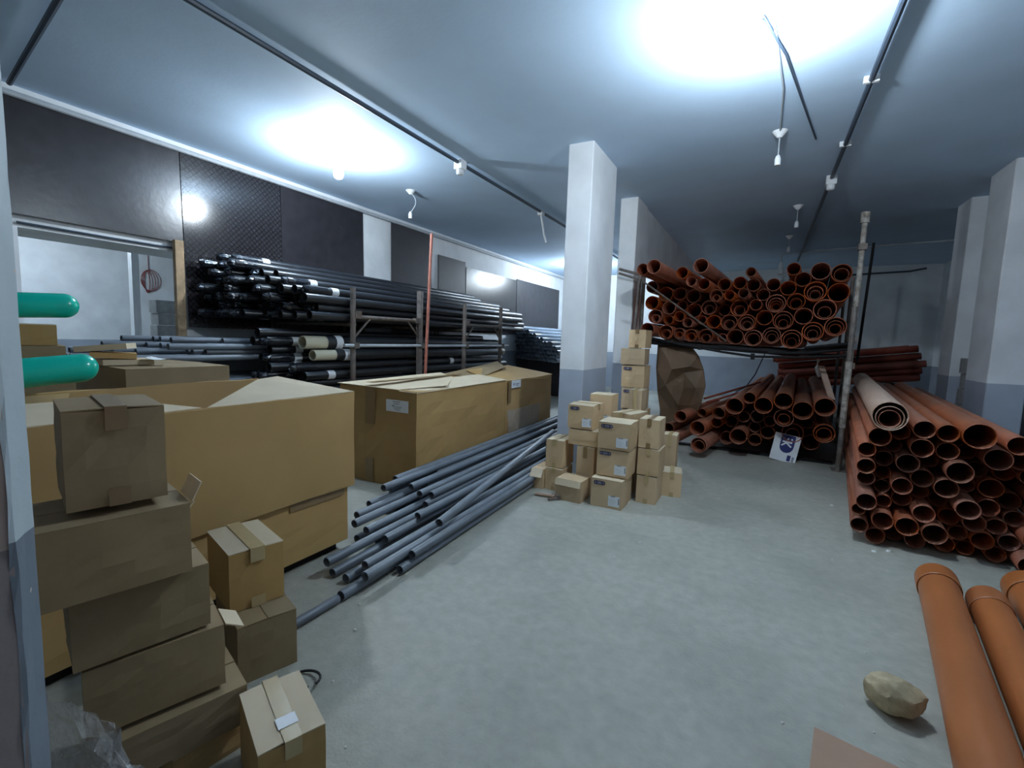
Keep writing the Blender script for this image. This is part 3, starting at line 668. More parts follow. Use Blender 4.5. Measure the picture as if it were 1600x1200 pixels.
# --- big carton with open top (upper sleeve over a lower box)
bt = thing('large_carton', 'very large open carton with bent top flaps, beside the nearest carton stack', 'carton', (-2.94, 1.30, 0))
obj('lower_box', bulge(.98, 1.80, .43, 6, .008, 31), 'cardboard', bt, (0, 0, .07))
def wallplate(mb, x0, x1, y0, y1, z0, z1, amp, seed, n=10):
    """upright cardboard panel with slight waviness and 6 mm thickness"""
    rnd = random.Random(seed); th = .006; A = Vector((x0, y0, 0)); B = Vector((x1, y1, 0)); u = (B-A); nrm = Vector((u.y, -u.x, 0)).normalized(); vs = []; m = 4
    for s in (0, 1):
        for i in range(n+1):
            for j in range(m+1):
                wv = math.sin(i*.9+seed)*amp*math.sin(PI*i/n) + rnd.uniform(-.002, .002)
                p = A+u*(i/n)+nrm*(wv+(th if s else 0)); vs.append((p.x, p.y, z0+(z1-z0)*j/m+(rnd.uniform(-.006, .006) if j in (0, m) else 0)))
    K = (n+1)*(m+1); fs = []
    for s in (0, 1):
        for i in range(n):
            for j in range(m):
                q = (s*K+i*(m+1)+j, s*K+(i+1)*(m+1)+j, s*K+(i+1)*(m+1)+j+1, s*K+i*(m+1)+j+1); fs.append(q if s else q[::-1])
    for j in (0, m):
        for i in range(n): fs.append((i*(m+1)+j, (i+1)*(m+1)+j, K+(i+1)*(m+1)+j, K+i*(m+1)+j))
    for i in (0, n):
        for j in range(m): fs.append((i*(m+1)+j, i*(m+1)+j+1, K+i*(m+1)+j+1, K+i*(m+1)+j))
    mb.add(vs, fs); return mb
sl = MB(); wallplate(sl, .52, .52, -.93, .925, .46, 1.10, .004, 2)
obj('front_panel', sl, 'cardboard', bt)
obj('end_panel', wallplate(MB(), .52, -.52, .925, .925, .46, 1.10, .004, 4), 'cardboard', bt)
obj('back_panel', wallplate(MB(), -.52, -.52, .925, -.93, .46, 1.115, .008, 5), 'cardboard', bt)
obj('end_panel', wallplate(MB(), -.52, .52, -.93, -.93, .46, 1.10, .004, 6), 'cardboard', bt)
def plate(par, pts, m, name='flap', th=.006):
    mb = MB(); n = len(pts); up = [(p[0], p[1], p[2]+th) for p in pts]
    mb.add(list(pts)+up, [tuple(range(n-1, -1, -1)), tuple(range(n, 2*n))]+[(i, (i+1) % n, n+(i+1) % n, n+i) for i in range(n)])
    return obj(name, mb, m, par)
# the end flap bent up and the side flap sagging in
plate(bt, [(.52, .925, 1.10), (.52, -.02, 1.095), (-.05, .62, 1.16), (-.25, .90, 1.15)], 'cardboard_pale')
plate(bt, [(.52, -.04, 1.10), (.52, -.92, 1.10), (-.05, -.90, 1.115), (.0, -.40, 1.12), (.25, -.14, 1.11)], 'cardboard_pale')
plate(bt, [(-.52, -.92, 1.10), (-.52, -.2, 1.10), (-.15, -.35, 1.03), (-.15, -.85, 1.02)], 'cardboard')
obj('crease', MB().b2((.5245, .12, .88), (.5262, .126, 1.10)), 'cardboard_dull', bt)
obj('tape', MB().b2((.4995, .45, .40), (.5005, .86, .48)), 'tape_tan', bt)
for xx in (-.38, 0, .38): obj('pallet_runner', MB().b2((xx-.05, -.85, 0), (xx+.05, .85, .069)), 'black_steel', bt)

# --- second big carton with white label
b2 = thing('large_carton', 'large taped carton with a white address label, behind the grey pipe bundle', 'carton', (-3.335, 4.21, 0))
W2, D2, H2 = 1.02, 1.70, .965
obj('body', bulge(W2, D2, H2, 8, .016, 77), 'cardboard', b2)
plate(b2, [(-W2/2-.02, -D2/2-.02, H2+.008), (W2/2-.22, -D2/2-.015, H2+.0), (W2/2-.02, -D2/2+.5, H2+.02), (.06, D2/2-.5, H2+.035), (-W2/2, D2/2, H2+.03)], 'cardboard_pale')
plate(b2, [(W2/2-.2, -D2/2-.02, H2-.01), (W2/2+.01, -D2/2-.01, H2-.015), (W2/2+.02, D2/2, H2+.005), (.10, D2/2, H2+.045), (.10, D2/2-.5, H2+.04)], 'cardboard_pale')
f2 = -D2/2-.022
obj('tape', MB().b2((-.13, f2-.001, .60), (.0, f2, .955)), 'tape_tan', b2)
obj('tape', MB().b2((-.13, f2-.001, .03), (-.02, f2, .25)), 'tape_tan', b2)
obj('tape', MB().b2((-.15, -D2/2, H2+.045), (-.03, D2/2-.1, H2+.046)), 'tape_tan', b2)
lb = obj('paper_label', MB().b2((.15, f2-.001, .755), (.43, f2, .87)), 'paper', b2)
mb = MB()
for z, x0, x1, hh in ((.878, .20, .30, .008), (.862, .215, .29, .005), (.852, .21, .285, .004), (.835, .195, .225, .014), (.832, .235, .32, .005), (.820, .215, .31, .005), (.808, .22, .30, .005), (.797, .235, .29, .004)):
    mb.b2((x0+.03, f2-.0016, z-.025-hh/2), (x1+.03, f2-.001, z-.025+hh/2))
obj('print', mb, 'ink_soft', lb)
# --- third big carton, wrapped
b3 = thing('large_carton', 'large carton with a torn lifted lid and stretch film, next to the white column', 'carton', (-3.345, 5.85, 0))
obj('body', bulge(.98, 1.45, .95, 7, .016, 78), 'cardboard', b3)
plate(b3, [(.20, -.74, .955), (.50, -.10, .935), (.53, .45, .90), (.50, .73, .96), (-.3, .75, 1.05), (-.35, -.4, 1.02)], 'cardboard')
plate(b3, [(-.5, -.74, .97), (.10, -.74, .96), (-.1, .3, 1.05), (-.5, .75, 1.10)], 'cardboard_dull')
lb = obj('paper_label', MB().b2((.5165, -.62, .85), (.5175, -.36, .95)), 'paper', b3)
mb = MB(); mb.b2((.5175, -.57, .88), (.518, -.535, .915)); mb.b2((.5175, -.51, .89), (.518, -.41, .905)); mb.b2((.5175, -.51, .87), (.518, -.43, .88)); obj('print', mb, 'ink_soft', lb)
obj('tape', MB().b2((.5165, -.70, .66), (.5175, -.625, .95)), 'tape_tan', b3)
fm = sheet(14, 10, lambda a, b: (.522+.01*math.sin(a*9+b*5), -.70+.95*a, .15+.42*b), .006, 9).mesh('film'); shade(fm, 1.0)
obj('stretch_film', fm, 'clear_film', b3)

# --- cartons and bits at the back left, behind the open carton
carton('dull olive carton standing behind the open carton, grey pipe ends above it', (-4.28, 1.86, 0), (.70, .92, 1.20), math.radians(90), m='cardboard_dull', tape=None)
q = onz(82, 545, 1.27)
GL = 'flat cartons stacked in front of the wall opening'
SX, SY = -3.92, 1.08
carton('flat carton at the foot of the narrow stack under the green pipes', (SX, SY, 0), (.34, .40, 1.26), math.radians(78), m='cardboard_dull', tape=None, name='carton')
carton('third flat carton up in the stack below the upper green pipe', (SX-.02, SY-.02, 1.262), (.31, .36, .10), math.radians(80), m='cardboard_dull', tape=None, group=GL)
carton('flat carton directly below the upper green pipe', (SX-.03, SY-.04, 1.364), (.30, .34, .125), math.radians(78), m='cardboard', tape=None, group=GL)
carton('small flat carton showing above the upper green pipe', (SX-.44, SY-.08, 0), (.20, .3, 1.72), math.radians(80), m='cardboard_dull', tape=None, group=GL)
for k, (px, py, zz, rz, w_, d_, m_) in enumerate(((136, 522, 1.31, .9, .30, .20, 'cardboard_pale'), (147, 535, 1.262, 1.2, .26, .2, 'cardboard'), (160, 549, 1.21, 1.45, .30, .25, 'cardboard_pale'))):
    q = Vector((-4.22+.0*k, [1.56, 1.60, 1.66][k], [1.312, 1.255, 1.206][k]))
    tag(obj('cardboard_piece', MB().box((0, 0, .022), (w_, d_, .04)), m_, None, q, (.0, [-.10, .04, 0][k], rz)), ['tilted pale cardboard piece topmost on the olive carton', 'cardboard piece in the middle of the scraps on the olive carton', 'long flat cardboard piece lowest on the olive carton'][k], 'cardboard')
tag(obj('paper_scrap', sheet(4, 3, lambda a, b: (-4.10+.10*b, 1.72+.16*a, 1.256+.012*math.sin(a*4+b*3)), .006, 3), 'paper'), 'white paper scrap among the cardboard pieces on the olive carton', 'paper')
# green pipes with rounded ends
def green(label, p0, p1, D, bend):
    p0, p1 = Vector(p0), Vector(p1); mb = MB(); R = D/2; n = 12; d = (p1-p0).normalized(); q = d.to_track_quat('Z', 'Y'); L = (p1-p0).length; seg = 24; vs = []; fs = []
    prof = [(0.0, -.001), (R*.9, 0), (R, .004), (R, L*.3), (R*.985, L*.5), (R, L*.62)]
    for k in range(0, 8): a = PI/2*k/7; prof.append((max(.001, R*math.cos(a)), L-R*.95+R*.95*math.sin(a)))
    for r, z in prof:
        for i in range(seg):
            a = 2*PI*i/seg; vs.append(p0+q @ Vector((r*math.cos(a), r*math.sin(a), z))+Vector((0, 0, -bend*math.sin(PI*min(1, max(0, z/L))))))
    for k in range(len(prof)-1):
        for i in range(seg): fs.append((k*seg+i, k*seg+(i+1) % seg, (k+1)*seg+(i+1) % seg, (k+1)*seg+i))
    me = mb.add(vs, fs).mesh('green_pipe'); shade(me, 1.0)
    tag(obj('green_pipe', me, 'green_pvc'), label, 'pipe', 'green pipes with rounded ends')
# ------------------------------------------------------------------ small cartons around the column
GS = 'small cartons by the column'
LBL = (.08, .44, .10, .46)
def sc(label, x0, x1, y0, dep, z0, h, rz=0, **k):
    k.setdefault('group', GS); k.setdefault('m', 'cardboard_small'); k.setdefault('tape', 'tape_clear'); k.setdefault('seam', 'y')
    return carton(label, ((x0+x1)/2, y0+dep/2, z0), (x1-x0, dep, h), rz, amp=.003, tape_w=.04, **k)
HB = .245
sc('labelled carton at the bottom of the front stack by the column', -1.29, -1.005, 3.98, .34, 0, .262, front_label=LBL, logo=True, seam='x', tape=None)
sc('labelled carton in the middle of the front stack by the column', -1.275, -.985, 4.06, .30, .272, HB, front_label=LBL, logo=True, seam='x', tape=None)
sc('labelled carton on top of the front stack by the column', -1.27, -.98, 4.05, .30, .526, HB, front_label=LBL, logo=True, seam='x', tape=None)
sc('plain taped carton at the bottom of the stack facing the empty floor', -.955, -.775, 4.30, .30, 0, .255)
sc('plain taped carton in the middle of the stack facing the empty floor', -.96, -.765, 4.31, .30, .266, .245)
sc('plain taped carton on top of the stack facing the empty floor', -.965, -.78, 4.32, .28, .522, .27, tape='tape_tan')
sc('carton half hidden behind the stack facing the empty floor', -.80, -.62, 4.64, .24, 0, .24, .15)
sc('small carton wedged behind the taped stack, near the pipe heap', -.86, -.72, 4.95, .2, 0, .55, .05)
sc('opened carton next to the grey pipe ends on the floor', -1.97, -1.845, 4.13, .3, 0, .205, .03, opened=.9)
sc('lower plain carton behind the metal clamp', -1.83, -1.65, 4.16, .27, 0, .22, -.02)
sc('taller plain carton standing on the one behind the metal clamp', -1.845, -1.66, 4.18, .30, .23, .275, .02)
sc('carton with sagging top edge leaning beside the metal clamp', -1.625, -1.37, 3.95, .20, 0, .205, -.06, opened=1.25)
sc('carton propping up the flat lidded carton', -1.52, -1.345, 4.20, .30, 0, .47, -.02, tape='tape_tan')
sc('flat lidded carton with a tape band under the labelled carton', -1.625, -1.33, 4.22, .30, .481, .15, 0, seam='x', tape=None)
sc('labelled carton topmost left, standing against the white column', -1.64, -1.385, 4.22, .34, .642, .232, 0, front_label=LBL, logo=True, seam='x')
sc('labelled carton tucked behind, right at the foot of the column', -1.55, -1.32, 4.60, .24, 0, .95, 0, front_label=(.10, .45, .70, .78), logo=False, seam='x', tape=None)
sc('carton with open flap behind the front stack', -1.24, -1.03, 4.45, .34, 0, .80, -.25, tape='tape_clear')
sc('pale carton behind the labelled carton at the column foot', -1.26, -1.12, 5.05, .2, 0, .98, 0)
# stack leaning next to the second column
GT = 'tall carton stack by the second column'
tx, ty = -1.50, 6.22
hs = [(.30, .30, .30, 'bottom carton of the tall stack by the second column'), (.31, .30, .30, 'second carton of the tall stack by the second column'), (.30, .30, .27, 'third carton of the tall stack by the second column'), (.30, .28, .29, 'fourth carton of the tall stack by the second column, dark logo on it'), (.31, .30, .21, 'fifth carton of the tall stack by the second column'), (.22, .26, .235, 'narrow topmost carton of the tall stack by the second column')]
z = 0
for k, (w_, d_, h_, lab) in enumerate(hs):
    carton(lab, (tx+[.06, .05, .03, .02, .0, .05][k], ty+[0, .01, 0, .01, 0, .02][k], z), (w_, d_, h_), [.06, -.04, .03, -.05, .02, -.08][k], group=GT, m='cardboard_small', seam='y', tape='tape_tan' if k == 5 else None, logo=k in (3, 2), tape_w=.05, amp=.006)
    z += h_+.011
# crumpled brown cardboard slumped on the pipe heap behind the tall stack
mat('cardboard_brown', (.135, .082, .045), .6, .25, 3, .3, 8)
from mathutils.geometry import delaunay_2d_cdt
out = [(1028, 536), (1040, 530), (1052, 527), (1064, 533), (1078, 539), (1091, 556), (1099, 578), (1102, 604), (1096, 628), (1088, 650), (1070, 664), (1050, 672), (1036, 668), (1031, 640), (1027, 610), (1025, 575)]
inn = [(1046, 560, .16), (1062, 552, .05), (1080, 572, .13), (1044, 600, .22), (1058, 590, .10), (1072, 604, .26), (1088, 606, .06), (1048, 636, .12), (1064, 630, .27), (1080, 632, .10), (1060, 652, .16), (1054, 576, .24), (1070, 582, .08)]
P2 = [ony(x, y, 7.1) for x, y in out]; P3 = [ony(x, y, 7.1) for x, y, _ in inn]
vs2 = [Vector((p.x, p.z)) for p in P2+P3]; no = len(out)
res = delaunay_2d_cdt(vs2, [], [list(range(no))], 1, 1e-6)
dep = [.0]*no+[d for _, _, d in inn]
front = [(v.x, 7.1-dep[i], v.y) for i, v in enumerate(res[0])]
back = [(v.x, 7.16+.5*dep[i], v.y) for i, v in enumerate(res[0])]
nf = len(front); fs = [tuple(f) for f in res[2]]+[tuple(nf+i for i in f[::-1]) for f in res[2]]+[((i+1) % no, i, nf+i, nf+(i+1) % no) for i in range(no)]
tag(obj('crumpled_cardboard', MB().add(front+back, fs), 'cardboard_brown'), 'big crumpled brown cardboard bundle slumped between the tall carton stack and the orange pipes', 'cardboard')

# sign box with shield print, standing before the heap under the rack
q = onz(1221, 719)
sb = thing('printed_box', 'white printed box with a dark blue shield and letter K, under the rack', 'box', (q.x, q.y-.06, 0), -.16)
sb.rotation_euler = (-.12, .15, -.05)
SW, SH = .30, .36
obj('body', MB().b2((-SW/2, 0, 0), (SW/2, .07, SH)), 'paper', sb)
sh = MB(); ring = [(-.07, SH-.005), (-.07, .21), (-.065, .175), (-.045, .14), (-.01, .12), (.03, .12), (.065, .14), (.085, .175), (.09, .21), (.09, SH-.005)]
n = len(ring); sh.add([(a, -.0015, b) for a, b in ring]+[(a, 0, b) for a, b in ring], [tuple(range(n))]+[(i, n+i, n+(i+1) % n, (i+1) % n) for i in range(n)])
shield = obj('shield', sh, 'blue_print', sb)
k_ = MB()
def stroke(mb, a, b, wd, y=-.0024):
    a = Vector((a[0], 0, a[1])); b = Vector((b[0], 0, b[1])); u = (b-a).normalized(); pz = Vector((-u.z, 0, u.x))*wd/2; Y = Vector((0, y, 0)); Y2 = Vector((0, y+.0008, 0))
    vs = [a+pz+Y, a-pz+Y, b-pz+Y, b+pz+Y, a+pz+Y2, a-pz+Y2, b-pz+Y2, b+pz+Y2]
    mb.add(vs, [(0, 1, 2, 3), (7, 6, 5, 4), (0, 4, 5, 1), (1, 5, 6, 2), (2, 6, 7, 3), (3, 7, 4, 0)])
stroke(k_, (-.05, .262), (.062, .262), .02); stroke(k_, (.0, .255), (-.052, .205), .02); stroke(k_, (.0, .25), (.062, .205), .02)
obj('letter', k_, 'paper', shield)
for dx in (-.04, .008, .052):
    obj('dot', MB().box((dx, -.002, .305), (.02, .0008, .02), Matrix.Rotation(PI/4, 3, 'Y')), 'paper', shield)
obj('print', MB().b2((.045, -.0015, .02), (.085, 0, .095)), 'blue_print', sb)
obj('print', MB().b2((.10, -.0015, .02), (.125, 0, .085)), 'ink_soft', sb)
# steel clamp on the floor
q = onz(858, 778)
cl = thing('steel_clamp', 'small rusty steel clamp lying on the floor before the cartons', 'clamp', (q.x, q.y, 0), .3)
obj('bar', MB().rod((-.14, .03, .02), (.05, -.0, .02), .014), 'pale_pvc_dusty', cl)
obj('jaw', MB().path([(.02, .05, .018), (.06, .02, .02), (.07, -.05, .02), (.0, -.09, .016)], .012), 'scaffold_steel', cl)
obj('jaw', MB().box((.09, .0, .025), (.03, .09, .04)), 'scaffold_steel', cl)

# ------------------------------------------------------------------ left rack: black pipes
lr = thing('pipe_rack', 'scaffold frame rack along the dark boards carrying black pipes', 'rack')
RX, RXB = -4.40, -5.95
FY = (4.04, 5.28, 6.42, 7.62)
for k, yy in enumerate(FY):
    post(lr, RX, yy, 0, [2.04, 2.12, 2.04, 2.06][k], .033 if k != 1 else .045, 'scaffold_steel', (0, 0))
    post(lr, RXB+.005, yy, 0, 2.3, .022, 'scaffold_steel')
    obj('bearer', MB().rod((RX, yy+.03, 1.60), (RXB, yy+.03, 1.60), .024), 'scaffold_steel', lr)
    obj('bearer', MB().rod((RX, yy+.03, .72), (RXB, yy+.03, .72), .024), 'scaffold_steel', lr)
for a_, b_ in ((0, 1), (2, 3)):
    obj('cross_bar', MB().rod((RX+.01, FY[a_], 1.69), (RX+.01, FY[b_], 1.70), .024), 'scaffold_steel', lr)
    obj('brace', MB().rod((RX+.01, FY[a_]+.02, 1.45), (RX+.01, FY[a_]+.28, 1.69), .014), 'scaffold_steel', lr)
    obj('brace', MB().rod((RX+.01, FY[b_]-.02, 1.45), (RX+.01, FY[b_]-.28, 1.69), .014), 'scaffold_steel', lr)
    obj('coupler', MB().box((RX+.01, FY[a_]+.05, 1.72), (.07, .10, .09)), 'scaffold_steel', lr)
    obj('coupler', MB().box((RX+.01, FY[b_]-.08, 1.70), (.06, .10, .07)), 'scaffold_steel', lr)
obj('long_rail', MB().rod((RX+.05, 3.86, 1.345), (RX+.05, 7.85, 1.345), .02), 'grey_conduit', lr)
for yy in FY: obj('coupler', MB().box((RX+.03, yy, 1.345), (.09, .075, .07)), 'scaffold_steel', lr)
# front frame below grey pipe ends
for (x, y) in ((-5.05, 2.46), (-5.92, 2.75)): post(lr, x, y, 0, 1.15, .03, 'scaffold_steel')
obj('bearer', MB().rod((-4.98, 2.46, 1.128), (-5.98, 2.78, 1.128), .02), 'scaffold_steel', lr)
obj('bearer', MB().rod((-4.98, 2.46, .76), (-5.98, 2.78, .76), .02), 'scaffold_steel', lr)
for yy in (5.4, 7.4): obj('bearer', MB().rod((-4.98, yy, 1.13), (-5.98, yy, 1.13), .018), 'scaffold_steel', lr)
tag(obj('red_pole', MB().rod((0, 0, 0), (0, .14, onx(665, 362, -4.112).z), .021, seg=12), 'red_steel', None, (-4.112, 5.02, 0)), 'thin rust red pole standing upright before the black pipes', 'pole')

def band(o, D, y0, y1, m='white_plastic', name='label_band'):
    y1 = y0+.10; k = ('band', round(D, 3), m)
    if k not in TUBES:
        mb = MB(); mb.rod((0, 0, 0), (0, y1-y0, 0), D/2-.0004, seg=14, cap=False); me = mb.mesh('band'); shade(me); me.materials.append(MATS[m]); TUBES[k] = me
    b = bpy.data.objects.new(name, TUBES[k]); COL.objects.link(b); b.parent = o; b.location = (0, y0, 0); return b
def wrapcap(o, D, seed):
    """crumpled black plastic wrapped around a pipe end"""
    k = ('wrap', round(D, 3), seed % 6)
    if k not in TUBES:
        rnd = random.Random(seed % 6+40); mb = MB(); seg = 9; R = D/2; prof = [(R*1.04, .26), (R*1.06, .12), (R*1.0, .0), (R*.7, -.04), (R*.25, -.05)]; vs = []; fs = []
        for r, y in prof:
            for i in range(seg):
                a = 2*PI*i/seg; rr = min(r*rnd.uniform(.80, 1.16), DB/2-.0004) if y < .2 else min(r, DB/2-.0004); vs.append((rr*math.cos(a), y+rnd.uniform(-.02, .02), rr*math.sin(a)))
        for q in range(len(prof)-1):
            for i in range(seg): fs.append((q*seg+i, q*seg+(i+1) % seg, (q+1)*seg+(i+1) % seg, (q+1)*seg+i))
        fs.append(tuple(range((len(prof)-1)*seg, len(prof)*seg)))
        me = mb.add(vs, fs).mesh('wrap'); me.materials.append(MATS['black_wrap']); TUBES[k] = me
    b = bpy.data.objects.new('plastic_wrap', TUBES[k]); COL.objects.link(b); b.parent = o; return b
rnd = random.Random(21)
DB = .11; hexh = DB*.868
row = 0; cnt = 0
while True:
    z = 1.626+DB/2+row*hexh
    if z > 2.45: break
    for c in range(14):
        x = RXB+.04+DB/2+c*(DB+.0015)+(DB/2 if row % 2 else 0)
        top = 2.46-(x-RXB)*.31
        if x > RX-.05-DB/2 or z+DB/2 > top+.03: continue
        yn = 3.18+(x-RXB)*.30+rnd.uniform(-.16, .16)
        wr = rnd.random() < .45 or x < -5.3; bd = rnd.random() < .55 and x > -5.75
        lay = 'under the upper bundle' if row == 0 else 'inside the upper bundle' if z+DB*1.4 < top else 'topping the upper bundle'
        lab = 'black pipe %s of the left rack%s%s' % (lay, ', white band' if bd else '', ', wrapped end' if wr else '')
        o = pipe('black_pipe', (x, yn, z), (0, 1, 0), DB-.006, 5.2, 'black_pe', lab, group='black pipes on the upper left rack', seg=14)
        if wr: wrapcap(o, DB-.006, cnt)
        if bd: band(o, DB, .28+.1*rnd.random(), .40)
        cnt += 1
    row += 1
row = 0
while True:                                                    # lower level, black
    z = .746+DB/2+row*hexh
    if z > 1.50: break
    for c in range(6):
        x = -5.02+DB/2+c*(DB+.0015)+(DB/2 if row % 2 else 0)
        if x > RX-.05-DB/2: continue
        if z > 1.14 and x > -4.84: continue
        yn = 3.22+(x+5.0)*.5+rnd.uniform(-.12, .12)
        wr = rnd.random() < .4; bd = rnd.random() < .5
        lab = 'black pipe on the lower level of the left rack%s%s' % (', white band' if bd else '', ', wrapped end' if wr else '')
        o = pipe('black_pipe', (x, yn, z), (0, 1, 0), DB-.006, 4.6, 'black_pe', lab, group='black pipes on the lower left rack', seg=14)
        if wr: wrapcap(o, DB-.006, cnt)
        if bd: band(o, DB, .30, .40)
        if c >= 3 and rnd.random() < .7: y9 = 1.0+3*rnd.random(); band(o, DB, y9, y9+.10)
        cnt += 1
    row += 1
def beige(x, yn, z, D, lab):
    t = thing('beige_pipe', lab, 'pipe', (x, yn, z), 0, 'beige pipes on the left rack')
    obj('barrel', tube(D, 4.4, 'beige_pvc', .012, 20), None, t)
    obj('black_sleeve', tube(D+.012, 4.0, 'black_pe', .004, 16), None, t, (0, .30, 0))
    band(t, D+.022, .42, .52)
bp = onx(472, 535, -4.60); beige(-4.60, bp.y, bp.z, .155, 'beige pipe end with black sleeve, upper of two beside the left rack post')
bp = onx(486, 551, -4.55); beige(-4.53, bp.y, bp.z-.03, .125, 'beige pipe end with black sleeve, lower of two beside the left rack post')
# grey pipes reaching out on the low level
DG = .068; cnt = 0
for row in range(4):
    z = 1.152+DG/2+row*DG*.868
    for c in range(14):
        x = RXB+.04+DG/2+c*(DG+.001)+(DG/2 if row % 2 else 0)
        if x > -5.06-DG/2+.0: continue
        if row == 3 and c % 3 == 1: continue
        yn = 1.95+(x-RXB)*.55+rnd.uniform(-.28, .28)+(.12*row)
        pipe('grey_pipe', (x, yn, z), (0, 1, 0), DG-.001, 5.6, 'grey_pvc', 'grey pipe reaching out of the left rack above the olive carton', group='grey pipes on the left rack', seg=12)
        cnt += 1
for row in range(3):
    z = .782+DG/2+row*DG*.868
    for c in range(12):
        x = RXB+.06+DG/2+c*(DG+.001)+(DG/2 if row % 2 else 0)
        if x > -5.06-DG/2: continue
        pipe('grey_pipe', (x, 2.35+rnd.uniform(-.2, .25)+(x-RXB)*.3, z), (0, 1, 0), DG-.001, 5.4, 'grey_pvc', 'grey pipe on the lowest bearers of the left rack', group='grey pipes low on the left rack', seg=12)

# far bundle of silvery pipes
cnt = 0
for row in range(15):
    z = .952+DB/2+row*hexh
    for c in range(16):
        x = RXB-.0+.02+DB/2+c*(DB+.0015)+(DB/2 if row % 2 else 0)
        top = 1.90-(x-RXB)*.33
        if x > -4.2 or z+DB/2 > top+.05 or z-DB/2 < .95: continue
        pipe('silver_pipe', (x, 11.15-(x-RXB)*.72+rnd.uniform(-.06, .06), z), (0, 1, 0), DB-.002, 3.45, 'silver_pipe', 'shiny grey pipe in the far bundle behind the black pipes', group='shiny grey pipes of the far bundle', seg=14)
tag(obj('timber_crib', MB().b2((-5.95, 11.25, 0), (-4.25, 13.2, .95)), 'board_matt'), 'dark low crib under the far bundle of shiny pipes', 'crib')

green('upper green pipe with a rounded end lying on flat cartons', (SX-.06, .62, 1.576), onx(124, 478, -3.85), .15, 0)
green('lower green pipe with a rounded end resting on the open carton', (-3.30, .42, 1.225), onx(154, 572, -3.18), .15, .01)

# blocks
def block_stack(label, loc, n, cols=1, rz=0, dims=(.4, .2, .19)):
    t = thing('block_stack', label, 'block stack', loc, rz); me = None
    for k in range(n):
        for c in range(cols):
            if me is None:
                mb = MB(); w_, d_, h_ = dims; mb.add(bulge(w_, d_, h_-.008, 2, .004, 5).v, bulge(w_, d_, h_-.008, 2, .004, 5).f); me = mb.mesh('block'); me.materials.append(MATS['block'])
            o = bpy.data.objects.new('block', me); COL.objects.link(o); o.parent = t; o.location = (c*(dims[0]+.01)+.012*((k*7) % 3-1), .01*((k*5) % 3-1), k*dims[2])
    return t
block_stack('stack of grey concrete blocks seen through the wall opening', (-8.2, onx(264, 490, -8.2).y, 0), 10, 1, PI/2, (.42, .22, .19))
block_stack('stack of grey concrete blocks between the two right columns', (ony(1527, 600, 8.25).x, 8.25, 0), 7, 1, .05, (.28, .3, .205))

# ------------------------------------------------------------------ stone, board, cable, debris
q = onz(1395, 1112)
import bmesh
bm = bmesh.new(); bmesh.ops.create_icosphere(bm, subdivisions=4, radius=1)
rs = random.Random(4); dirs = [Vector((rs.gauss(0, 1), rs.gauss(0, 1), rs.gauss(0, 1))).normalized() for _ in range(16)]; lim = [rs.uniform(.74, .95) for _ in dirs]
from mathutils import noise
for v in bm.verts:
    p = v.co.normalized(); s = 1.0
    for d, l in zip(dirs, lim):
        k = p.dot(d)
        if k > .01: s = min(s, l/k)
    s *= 1+.05*noise.noise(p*4)+.02*noise.noise(p*11)
    p = p*s; v.co = Vector((p.x*.108, p.y*.085, p.z*.078))
lo = min(v.co.z for v in bm.verts)
for v in bm.verts: v.co.z -= lo
me = bpy.data.meshes.new('stone'); bm.to_mesh(me); bm.free(); shade(me, .5)
tag(obj('stone', me, 'stone', None, (q.x, q.y, 0), (0, 0, -.12)), 'pale rough stone lying on the floor beside the loose orange pipes', 'stone')
a = [onz(1272, 1138), onz(1425, 1212), onz(1420, 1400), onz(1250, 1330)]
pl = MB(); n = 4; pl.add([(p.x, p.y, .002) for p in a]+[(p.x, p.y, .007) for p in a], [(3, 2, 1, 0), (4, 5, 6, 7)]+[(i, (i+1) % 4, 4+(i+1) % 4, 4+i) for i in range(4)])
tag(obj('cardboard_sheet', pl, 'hardboard'), 'flat pinkish brown cardboard sheet on the floor near the stone', 'cardboard')
q = onz(483, 1072)
tag(obj('cable_loop', MB().path([(q.x+.075*math.cos(2*PI*i/22)-.03, q.y+.055*math.sin(2*PI*i/22), .007+.012*(1+math.cos(2*PI*i/22))) for i in range(21)], .0055), 'rubber'), 'black cable loop lying on the floor beside the low carton', 'cable')
mb = None
for k, (x, y, s) in enumerate(((1000, 848, .014), (562, 945, .012), (555, 985, .014), (520, 1065, .01), (1300, 790, .02), (1352, 1020, .008), (1222, 1130, .01), (1365, 1145, .008), (1366, 862, .02), (1390, 862, .025), (540, 1168, .008), (760, 842, .008), (1300, 875, .009), (960, 870, .007))):
    q = onz(x, y); rs = random.Random(k); pts = [(rs.uniform(.5, 1)*math.cos(2*PI*i/6)*s, rs.uniform(.5, 1)*math.sin(2*PI*i/6)*s) for i in range(6)]
    mb = MB(); mb.add([(a_, b_, 0) for a_, b_ in pts]+[(a_*.7, b_*.7, s*.5) for a_, b_ in pts], [tuple(range(5, -1, -1)), tuple(range(6, 12))]+[(i, (i+1) % 6, 6+(i+1) % 6, 6+i) for i in range(6)])
    tag(obj('plaster_crumb', mb, 'debris', None, (q.x, q.y, 0)), 'small pale crumb of plaster on the bare floor', 'crumb', 'plaster crumbs on the floor')

